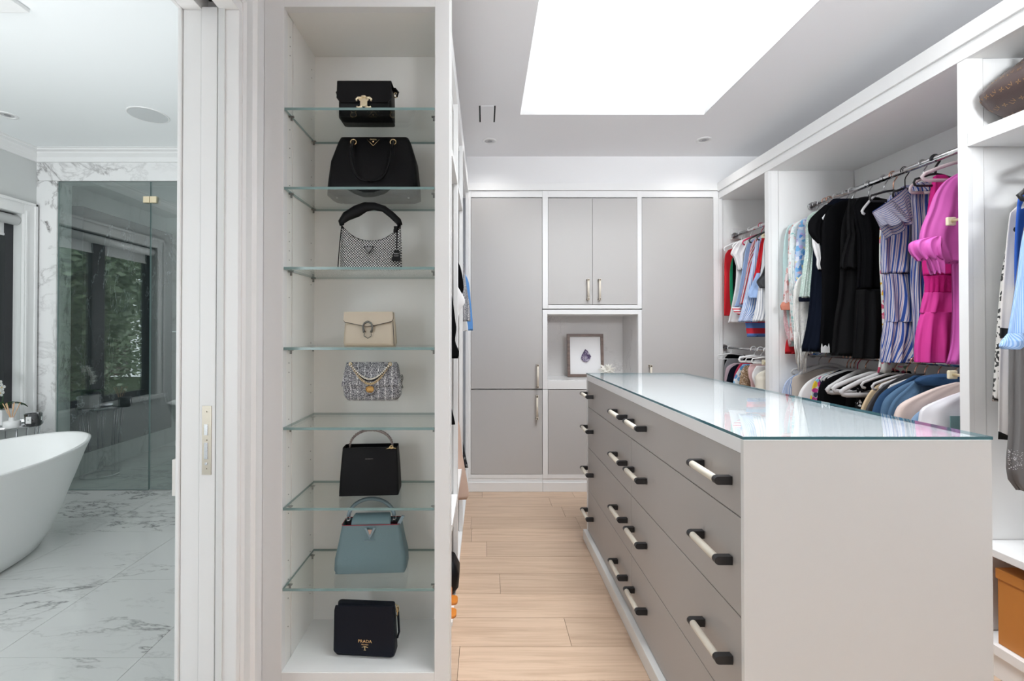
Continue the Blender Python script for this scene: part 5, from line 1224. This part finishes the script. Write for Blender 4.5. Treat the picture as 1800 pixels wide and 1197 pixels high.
# white hanger corner in front of the black dress
def hcorner(px, py, Y, m, label, wd, ang=0.0, ZR=RZ, group=GH, drop=.11, hk=chrome, X=RX, t=.007, slope=None, **kw):
    """hanger whose lower corner lands on the pixel given"""
    p = W(px, py, Y); w_ = X-p.x; sl_ = (ZR-drop+.03)-p.z-.013
    return hanger(Y, label, m, group, X=X, ZR=ZR, wd=w_, drop=drop, slope=max(.02, sl_), hk=hk, t=t, **kw)
hcorner(1448, 384, 2.615, plastw, 'glossy white hanger whose corner shows over the black dress', .2, drop=.09, hk=plastw)
hanger(2.50, 'wide black clip hanger holding the bell sleeved dress', plastk, GH, wd=.10, drop=.10, slope=.02)
hcorner(1516, 372, 2.405, plastg, 'grey hanger end showing on the tiered black dress', .2, drop=.09, bar=False)
hanger(2.35, 'black hanger with a copper hook behind the striped cap sleeve', plastk, GH, wd=.12, drop=.11, slope=.03, hk=coppr)
hanger(2.285, 'black padded hanger with a round hook in the striped dress', plastk, GH, wd=.06, drop=.12, slope=.02, hk=black)
hcorner(1600, 334, 2.19, plastp, 'pale pink hanger whose corner overlaps the striped ruffled neck', .2, drop=.10)
hanger(2.13, 'black hanger with a thick black hook carrying the magenta dress', plastk, GH, wd=.10, drop=.10, slope=.03, hk=black, hr=.005)
hanger(1.995, 'pale pink hanger under the orchid pink blouse', plastp, GH, wd=.19, drop=.09, slope=.06, t=.008)
# ---- middle bay, lower rod
GL = 'shirts and jackets on the lower rod of the middle bay'
def low(name, label, cat, Y, rows, m, th=.024, **kw):
    z0_ = .62; last = rows[-1]; zl = WZ(last[0], Y)
    py2 = 583+(H-z0_)*800/Y
    rows = rows+[((last[0]+py2)/2, last[1]-3, last[2]), (py2, last[1]-5, last[2])]
    return garment(name, label, cat, GL, Y, rows, m, th, 4, .007, **kw)
low('shirt', 'fine blue striped shirt furthest along the lower rod', 'shirt', 2.88, [(650, 1425, 1455), (658, 1400, 1460), (668, 1384, 1465), (682, 1377, 1470), (700, 1374, 1470)], st2)
low('jacket', 'taupe suede jacket next to the fine blue striped shirt', 'jacket', 2.80, [(649, 1432, 1470), (655, 1415, 1475), (662, 1396, 1480), (672, 1392, 1480), (700, 1391, 1480)], cTP)
low('blouse', 'plain white blouse next to the taupe suede jacket', 'blouse', 2.72, [(655, 1450, 1480), (662, 1434, 1490), (672, 1418, 1500), (688, 1406, 1500), (705, 1402, 1500)], cW)
low('blouse', 'bright yellow and pink garden print blouse on the lower rod', 'blouse', 2.66, [(652, 1462, 1500), (660, 1446, 1510), (670, 1432, 1515), (688, 1427, 1515), (710, 1424, 1515)], fl6, th=.02)
low('top', 'orange edged navy top beside the bright garden print blouse', 'top', 2.62, [(650, 1476, 1510), (656, 1462, 1515), (664, 1450, 1520), (680, 1440, 1520), (710, 1436, 1520)], cNV, th=.018)
low('dress', 'plain black dress under the row of white hangers', 'dress', 2.55, [(652, 1490, 1530), (662, 1462, 1545), (674, 1444, 1550), (692, 1438, 1555), (720, 1434, 1560)], cBK)
low('dress', 'black dress with a strip of white dots on the lower rod', 'dress', 2.44, [(654, 1530, 1570), (664, 1500, 1580), (680, 1490, 1585), (720, 1486, 1585)], cBK)
low('scarf', 'black scarf with white dots hanging before the black dresses', 'scarf', 2.40, [(668, 1503, 1514), (690, 1506, 1517), (720, 1503, 1513), (740, 1502, 1512)], polka, th=.010)
low('blouse', 'black blouse with a white care label just before the tan jacket', 'blouse', 2.36, [(652, 1560, 1600), (664, 1540, 1605), (690, 1530, 1605), (730, 1526, 1605)], cBK2)
low('jacket', 'tan twill jacket before the charcoal one', 'jacket', 2.29, [(660, 1578, 1612), (670, 1556, 1615), (681, 1536, 1615), (700, 1522, 1615), (725, 1512, 1615)], cTN, th=.018)
low('jacket', 'charcoal twill jacket between the tan and the dark denim ones', 'jacket', 2.24, [(657, 1592, 1625), (668, 1570, 1625), (684, 1545, 1625), (705, 1530, 1625), (730, 1520, 1625)], cDG, th=.02)
low('jacket', 'dark denim jacket first of the three denim ones', 'jacket', 2.185, [(660, 1606, 1640), (670, 1588, 1645), (684, 1560, 1645), (700, 1544, 1645), (725, 1534, 1645)], cD1, th=.024)
g = low('jacket', 'mid blue denim jacket in the middle of the three denim ones', 'jacket', 2.12, [(664, 1620, 1665), (674, 1594, 1670), (690, 1568, 1670), (706, 1553, 1670), (735, 1547, 1670)], cD2, th=.026)
g = low('jacket', 'mid blue denim jacket with a dark collar beside the blush jacket', 'jacket', 2.05, [(660, 1648, 1695), (668, 1612, 1700), (682, 1596, 1700), (700, 1575, 1700), (720, 1564, 1700), (745, 1560, 1700)], cD2, th=.028)
part(g, 'collar', 2.02, [(657, 1650, 1690), (662, 1622, 1695), (670, 1610, 1695), (677, 1618, 1690)], cD1, .03, 3, .004)
low('jacket', 'blush pink suit jacket between the denim and the plastic covered shirts', 'jacket', 1.965, [(672, 1680, 1725), (680, 1650, 1730), (694, 1614, 1732), (707, 1588, 1732), (722, 1576, 1732), (750, 1571, 1732)], cBL, th=.03)
low('shirt', 'light blue shirt sleeve peeking out under the blush jacket', 'shirt', 1.915, [(715, 1640, 1735), (722, 1618, 1735), (735, 1604, 1735), (750, 1600, 1735)], cD3, th=.014)
g = low('shirt', 'white shirt in clear plastic dry cleaning cover with a teal paper label', 'shirt', 1.875, [(688, 1692, 1745), (697, 1666, 1750), (708, 1640, 1752), (720, 1620, 1755), (740, 1616, 1755), (765, 1613, 1755)], mat('plastic covered white cotton', (0.70, 0.69, 0.73), 0.28, coat=.5), th=.026)
p = W(1669, 731, 1.83); q = W(1700, 762, 1.83); tk = box('paper_label', p.x, q.x+.05, 1.826, 1.829, q.z-.02, p.z, mat('teal paper', (0.14, 0.24, 0.25), 0.7), g)
GH2 = 'hangers along the lower rod of the middle bay'
hanger(2.885, 'grey hanger with a clear hook in the fine blue striped shirt', plastg, GH2, ZR=RZL, wd=.17, drop=.10, slope=.03, bar=False)
hanger(2.80, 'broad pale velvet hanger holding the taupe jacket', plastg, GH2, ZR=RZL, wd=.18, drop=.085, slope=.06, hk=coppr, bar=False, t=.011)
for k, (Yh, hk_) in enumerate(((2.66, coppr), (2.635, coppr), (2.61, coppr), (2.585, mat('crimson metal', (.45, .02, .08), .4)))):
    hanger(Yh, ('pale hanger with a copper hook in the garden print blouse', 'pale hanger with a copper hook between print and navy tops', 'pale hanger with a copper hook in the navy top', 'pale hanger with a crimson hook')[k], plastg, GH2, ZR=RZL, wd=.17, drop=.10, slope=.05, hk=hk_, bar=False)
hcorner(1455, 686, 2.53, plastg, 'pale empty hanger corner over the black dress, furthest of three', .2, ZR=RZL, group=GH2, hk=coppr, drop=.10, t=.0125)
hcorner(1466, 684, 2.43, plastg, 'pale empty hanger corner over the black dress, middle of three', .2, ZR=RZL, group=GH2, hk=coppr, drop=.10, t=.0125)
hcorner(1480, 690, 2.385, plastg, 'pale empty hanger corner over the black dress, nearest of three', .2, ZR=RZL, group=GH2, hk=coppr, drop=.10, t=.0125)
for k, (Yh, lab) in enumerate(((2.35, 'pale hanger with copper hook in the black blouse with care label'), (2.285, 'pale hanger with copper hook in the tan jacket'), (2.24, 'pale hanger with copper hook in the charcoal jacket'), (2.19, 'pale hanger with copper hook in the dark denim jacket'), (2.125, 'pale hanger with copper hook in the middle denim jacket'), (2.055, 'pale pink hanger in the dark collared denim jacket'), (1.88, 'white hanger inside the plastic cover'))):
    hanger(Yh, lab, plastg, GH2, ZR=RZL, wd=.17, drop=.10, slope=.05, hk=coppr, bar=False, t=.007)
# ---- far bay, upper
GF = 'shirts and tops on the upper rod of the far bay'
def far(name, label, cat, Y, rows, m, th=.015, **kw): return garment(name, label, cat, GF, Y, rows, m, th, 4, .006, **kw)
far('jacket', 'red jacket at the far end of the far bay', 'jacket', 3.50, [(436, 1290, 1340), (447, 1275, 1345), (500, 1273, 1345), (555, 1273, 1345)], cR)
far('top', 'green top between the red jacket and the black one', 'top', 3.46, [(438, 1296, 1345), (455, 1287, 1345), (480, 1283, 1345), (530, 1284, 1345), (548, 1286, 1345)], cG, th=.01)
far('jacket', 'black jacket behind the white ruffled blouse', 'jacket', 3.42, [(432, 1302, 1345), (442, 1290, 1350), (480, 1288, 1350), (530, 1289, 1350), (560, 1290, 1350)], cBK)
g = far('blouse', 'white blouse with ruffled shoulders in the far bay', 'blouse', 3.34, [(417, 1322, 1350), (424, 1300, 1355), (440, 1288, 1355), (460, 1294, 1355), (500, 1293, 1355), (545, 1285, 1350), (568, 1280, 1325)], cW, th=.022)
part(g, 'ruffle', 3.31, [(424, 1298, 1318), (434, 1290, 1316), (446, 1285, 1310), (452, 1290, 1308), (464, 1294, 1306), (475, 1298, 1304)], cW, .016, 8, .008)
far('shirt', 'plain light blue shirt in the far bay', 'shirt', 3.27, [(420, 1325, 1355), (432, 1313, 1358), (470, 1306, 1358), (520, 1298, 1350), (540, 1291, 1345)], cLB, th=.016)
g = far('blouse', 'red and white striped blouse in the far bay', 'blouse', 3.21, [(416, 1332, 1358), (430, 1321, 1358), (460, 1315, 1340), (500, 1308, 1330), (535, 1300, 1322)], st3, th=.014)
part(g, 'striped_cuff', 3.20, [(540, 1286, 1302), (548, 1290, 1302), (553, 1298, 1304)], st3h, .012, 3, .003)
far('sweater', 'blue sweater with wide red bands at its hem in the far bay', 'sweater', 3.17, [(430, 1335, 1365), (500, 1322, 1370), (555, 1310, 1372), (575, 1311, 1372), (592, 1313, 1372)], st4, th=.014)
far('shirt', 'blue and white striped shirt in the middle of the far bay', 'shirt', 3.13, [(414, 1338, 1360), (425, 1330, 1362), (460, 1322, 1362), (510, 1312, 1360), (550, 1302, 1352), (566, 1297, 1330)], st2, th=.022)
far('top', 'bright red strap top hanging over the striped shirt', 'top', 3.08, [(413, 1342, 1350), (430, 1336, 1344), (470, 1329, 1337), (485, 1325, 1335), (500, 1323, 1334)], cR, th=.008)
g = far('blouse', 'light blue knotted blouse over the striped shirt in the far bay', 'blouse', 3.07, [(480, 1330, 1360), (500, 1322, 1358), (515, 1316, 1350), (524, 1318, 1345)], cLB, th=.02)
far('shirt', 'grey and white striped shirt nearest in the far bay', 'shirt', 3.03, [(412, 1350, 1372), (425, 1343, 1375), (480, 1337, 1378), (540, 1328, 1378), (565, 1322, 1372)], st5, th=.018)
far('jacket', 'dark sage denim jacket cuff at the divider of the far bay', 'jacket', 3.005, [(440, 1352, 1380), (480, 1340, 1380), (495, 1330, 1375), (506, 1336, 1372)], cDG, th=.008)
GFH = 'hangers along the upper rod of the far bay'
for Yh, lab, m_ in ((3.46, 'white plastic hanger at the far end of the far bay', plastw), (3.34, 'pale blue hanger in the white ruffled blouse', plastw), (3.21, 'red hanger in the striped blouse', mat('red plastic', (.5, .02, .08), .4)), (3.13, 'black hanger in the blue and white striped shirt', plastk), (3.04, 'dark hanger in the grey striped shirt', plastk)):
    hanger(Yh, lab, m_, GFH, X=WX(1298, 3.5, 2.0), ZR=R1Z, wd=.13, drop=.09, slope=.05, hk=m_, bar=False)
# ---- far bay, lower
GFL = 'garments on the low rod of the far bay'
def fal(name, label, cat, Y, rows, m, th=.014):
    py2 = 583+(H-.66)*800/Y; l_ = rows[-1]
    return garment(name, label, cat, GFL, Y, rows+[(py2, l_[1]-2, l_[2])], m, th, 3, .005)
fal('top', 'black top arching up at the far end of the low rod', 'top', 3.53, [(622, 1282, 1300), (628, 1275, 1320), (645, 1273, 1330)], cBK)
fal('top', 'grey top under the black one on the low rod', 'top', 3.48, [(630, 1280, 1300), (640, 1274, 1320), (655, 1272, 1330)], mat('mid grey jersey', (.18, .18, .19), .9))
fal('blouse', 'lilac pink blouse on the low rod', 'blouse', 3.43, [(638, 1290, 1310), (645, 1278, 1325), (660, 1274, 1330), (675, 1273, 1330)], mat('lilac cotton', (.45, .34, .38), .85))
fal('top', 'navy top between the lilac and crimson garments', 'top', 3.37, [(640, 1296, 1315), (648, 1284, 1325), (665, 1278, 1330), (680, 1276, 1330)], cNV)
fal('top', 'narrow crimson top on the low rod', 'top', 3.33, [(638, 1302, 1320), (650, 1294, 1330), (668, 1290, 1330)], mat('crimson jersey', (.45, .03, .07), .85), .008)
fal('blouse', 'white and sky blue blouse on the low rod', 'blouse', 3.29, [(640, 1306, 1325), (650, 1298, 1335), (672, 1289, 1335)], floral('sky blue cloud print', (.72, .74, .76), [(.2, .42, .66), (.12, .3, .55)], 26, .5), .012)
fal('skirt', 'brown sequinned skirt on the low rod', 'skirt', 3.22, [(642, 1310, 1330), (652, 1303, 1340), (676, 1299, 1340)], seq, .016)
fal('blouse', 'pale pink blouse beside the sequinned skirt', 'blouse', 3.14, [(640, 1320, 1345), (648, 1315, 1350), (662, 1316, 1350), (680, 1320, 1350)], mat('powder pink cotton', (.66, .45, .45), .85), .016)
fal('shirt', 'white shirt beside the pale pink blouse on the low rod', 'shirt', 3.09, [(643, 1330, 1350), (652, 1324, 1355), (664, 1322, 1355), (690, 1330, 1355)], cW, .012)
fal('bag', 'black rimmed cream bag hanging at the divider on the low rod', 'bag', 3.04, [(650, 1345, 1360), (656, 1333, 1362), (664, 1327, 1362), (671, 1328, 1362)], mat('cream canvas', (.62, .58, .5), .85), .02)
for Yh, lab in ((3.50, 'thin white hanger at the far end of the low rod'), (3.20, 'broad white hanger lying across the low rod garments'), (3.12, 'thin wire hanger over the powder pink blouse'), (3.05, 'thin wire hanger nearest the divider on the low rod')):
    hanger(Yh, lab, plastw if Yh != 3.12 else plastg, 'hangers on the low rod of the far bay', X=WX(1284, 3.5), ZR=WZ(611, 3.55), wd=.10, drop=.075, slope=.015, hk=plastw, t=.008 if Yh == 3.2 else .004, hr=.003)
# ---- near bay
GN = 'garments on the rod of the near bay'
def near(name, label, cat, Y, rows, m, th=.018, **kw): return garment(name, label, cat, GN, Y, rows, m, th, kw.pop('folds', 4), kw.pop('amp', .006), **kw)
near('dress', 'black leaf print dress hanging nearest the divider of the near bay', 'dress', 1.685, [(345, 1805, 1900), (380, 1780, 1900), (460, 1765, 1900), (560, 1754, 1900), (640, 1748, 1900), (705, 1745, 1900)], leafp)
near('dress', 'ivory wrap dress with black palm print in the near bay', 'dress', 1.635, [(362, 1788, 1850), (372, 1776, 1890), (450, 1768, 1900), (560, 1760, 1900), (640, 1758, 1900), (720, 1756, 1900), (772, 1755, 1900)], palm)
g = near('dress', 'royal blue and white print dress at the frame edge of the near bay', 'dress', 1.585, [(333, 1800, 1880), (345, 1790, 1890), (380, 1787, 1900), (460, 1784, 1900), (560, 1788, 1900), (720, 1797, 1900)], bluep)
g = near('blouse', 'grey chiffon blouse with beaded gathered cuffs in the near bay', 'blouse', 1.54, [(345, 1830, 1900), (400, 1800, 1900), (560, 1779, 1900), (640, 1777, 1900), (740, 1776, 1900), (790, 1773, 1900), (815, 1771, 1900), (845, 1776, 1900), (862, 1790, 1900)], mat('grey chiffon', (0.17, 0.165, 0.165), 0.7, spec=.2), folds=9, amp=.010, th=.024)
bm = BM(); rg = random.Random(2)
for k in range(70):
    p = W(1772+rg.random()*26, 790+rg.random()*35, 1.508+rg.uniform(-.004, .004)); bmesh.ops.create_icosphere(bm, subdivisions=1, radius=rg.uniform(.001, .0022), matrix=Matrix.Translation(p))
fin('beads', bm, silver, g, kind='stuff')
g = near('shirt', 'pale blue fine striped shirt with a folded cuff in the near bay', 'shirt', 1.485, [(345, 1840, 1900), (400, 1803, 1900), (480, 1792, 1900), (560, 1779, 1900), (590, 1774, 1900)], st6, th=.02)
part(g, 'cuff', 1.455, [(586, 1772, 1796), (596, 1765, 1800), (608, 1759, 1798), (614, 1764, 1790)], st6, .014, 2, .003)
hanger(1.60, 'black plastic hanger carrying the palm print garment', plastk, 'hangers in the near bay', ZR=RZ-.08, wd=.18, drop=.10, slope=.05, t=.010, hk=black)
hcorner(1794, 345, 1.55, plastk, 'black hanger with a rounded loop at the frame edge of the near bay', .2, ZR=RZ-.08, group='hangers in the near bay', drop=.06, hk=black, t=.009)
# orange box, low compartment
o = root('storage_box', (2.1, 1.1, .121), 'orange leather storage box under the low shelf of the near bay', 'box')
orm = mat('burnt orange card', (0.50, 0.19, 0.035), 0.5)
box('body', 1.862, 2.34, 0.62, 1.66, .121, .375, orm, o, .002); box('lid', 1.858, 2.345, 0.615, 1.665, .355, .392, orm, o, .003)
# ---- edge-on run behind the display unit: garments peek past its front stiles
GS = 'clothes peeking past the edge-on wardrobe stiles'
def side(name, label, cat, Y, rows, m, th=.014, **kw):
    R_ = []
    for py, pr in rows:
        z = WZ(py, Y); R_.append((z, -.66, WX(pr, Y, z)))
    return garment(name, label, cat, GS, Y, R_, m, th, kw.pop('folds', 3), .004, world=True, **kw)
side('blouse', 'black blouse edge peeking past the first stile of the edge-on run', 'blouse', 2.0, [(470, 780), (522, 794), (560, 799), (578, 801), (600, 799), (618, 806), (630, 804)], cBK)
side('top', 'black top hem showing low past the first stile', 'top', 2.05, [(660, 780), (710, 792), (730, 797), (746, 800)], cBK)
side('jacket', 'black jacket shoulder peeking past the second stile', 'jacket', 2.52, [(440, 790), (462, 806), (480, 812), (505, 815), (520, 812)], cBK)
side('shirt', 'white shirt edge peeking past the second stile', 'shirt', 2.45, [(480, 790), (510, 808), (530, 817), (544, 809), (560, 805)], cW)
side('jacket', 'black and white tweed jacket at the end of the edge-on run', 'jacket', 2.95, [(445, 800), (462, 814), (500, 820), (540, 826), (565, 827)], tweed)
side('dress', 'bright blue dress sleeve at the end of the edge-on run', 'dress', 3.15, [(460, 800), (490, 822), (530, 828), (560, 831), (581, 832)], mat('cornflower blue cotton', (.10, .28, .62), .8))
side('shirt', 'white cuff under the tweed jacket at the end of the run', 'shirt', 3.05, [(480, 800), (560, 820), (582, 823)], cW)
side('trousers', 'dark tartan trousers at the end of the edge-on run', 'trousers', 3.0, [(700, 800), (735, 807), (780, 815), (822, 824)], floral('dark tartan', (.03, .03, .035), [(.2, .2, .2), (.02, .02, .02)], 40, .5))
side('trousers', 'folded beige trousers hanging low in the edge-on run', 'trousers', 2.55, [(700, 790), (745, 807), (800, 813), (850, 822), (872, 824), (878, 820)], mat('beige cotton', (.58, .42, .34), .85), folds=4)
# shoes on the lower shelves, just showing
def pxobj(px, Y): return WX(px, Y)
o = root('handbag', (-.17, 2.05, .10), 'black round handbag on the base panel of the edge-on run', 'handbag')
fin('body', loft(BM(), [(.10, .03, .05, .02, -.165, 2.05), (.13, .05, .07, .03, -.165, 2.05), (.19, .052, .07, .03, -.165, 2.05), (.24, .03, .05, .02, -.165, 2.05)]), blackl, o)
for k, (yy_, lab) in enumerate(((1.86, 'orange shoe with a white flower at the bottom of the edge-on run'), (1.95, 'second orange shoe behind the flowered one'))):
    o = root('shoe', (-.17, yy_, .10), lab, 'shoe'); orn = mat('orange leather', (.65, .22, .03), .5)
    fin('sole', loft(BM(), [(.10, .10, .028, .02, -.215, yy_), (.112, .10, .028, .02, -.215, yy_)]), orn, o)
    fin('strap', tube(BM(), [(-.15, yy_-.028, .112), (-.15, yy_-.02, .145), (-.15, yy_, .155), (-.15, yy_+.02, .145), (-.15, yy_+.028, .112)], .010, 8), orn if k else cW, o)
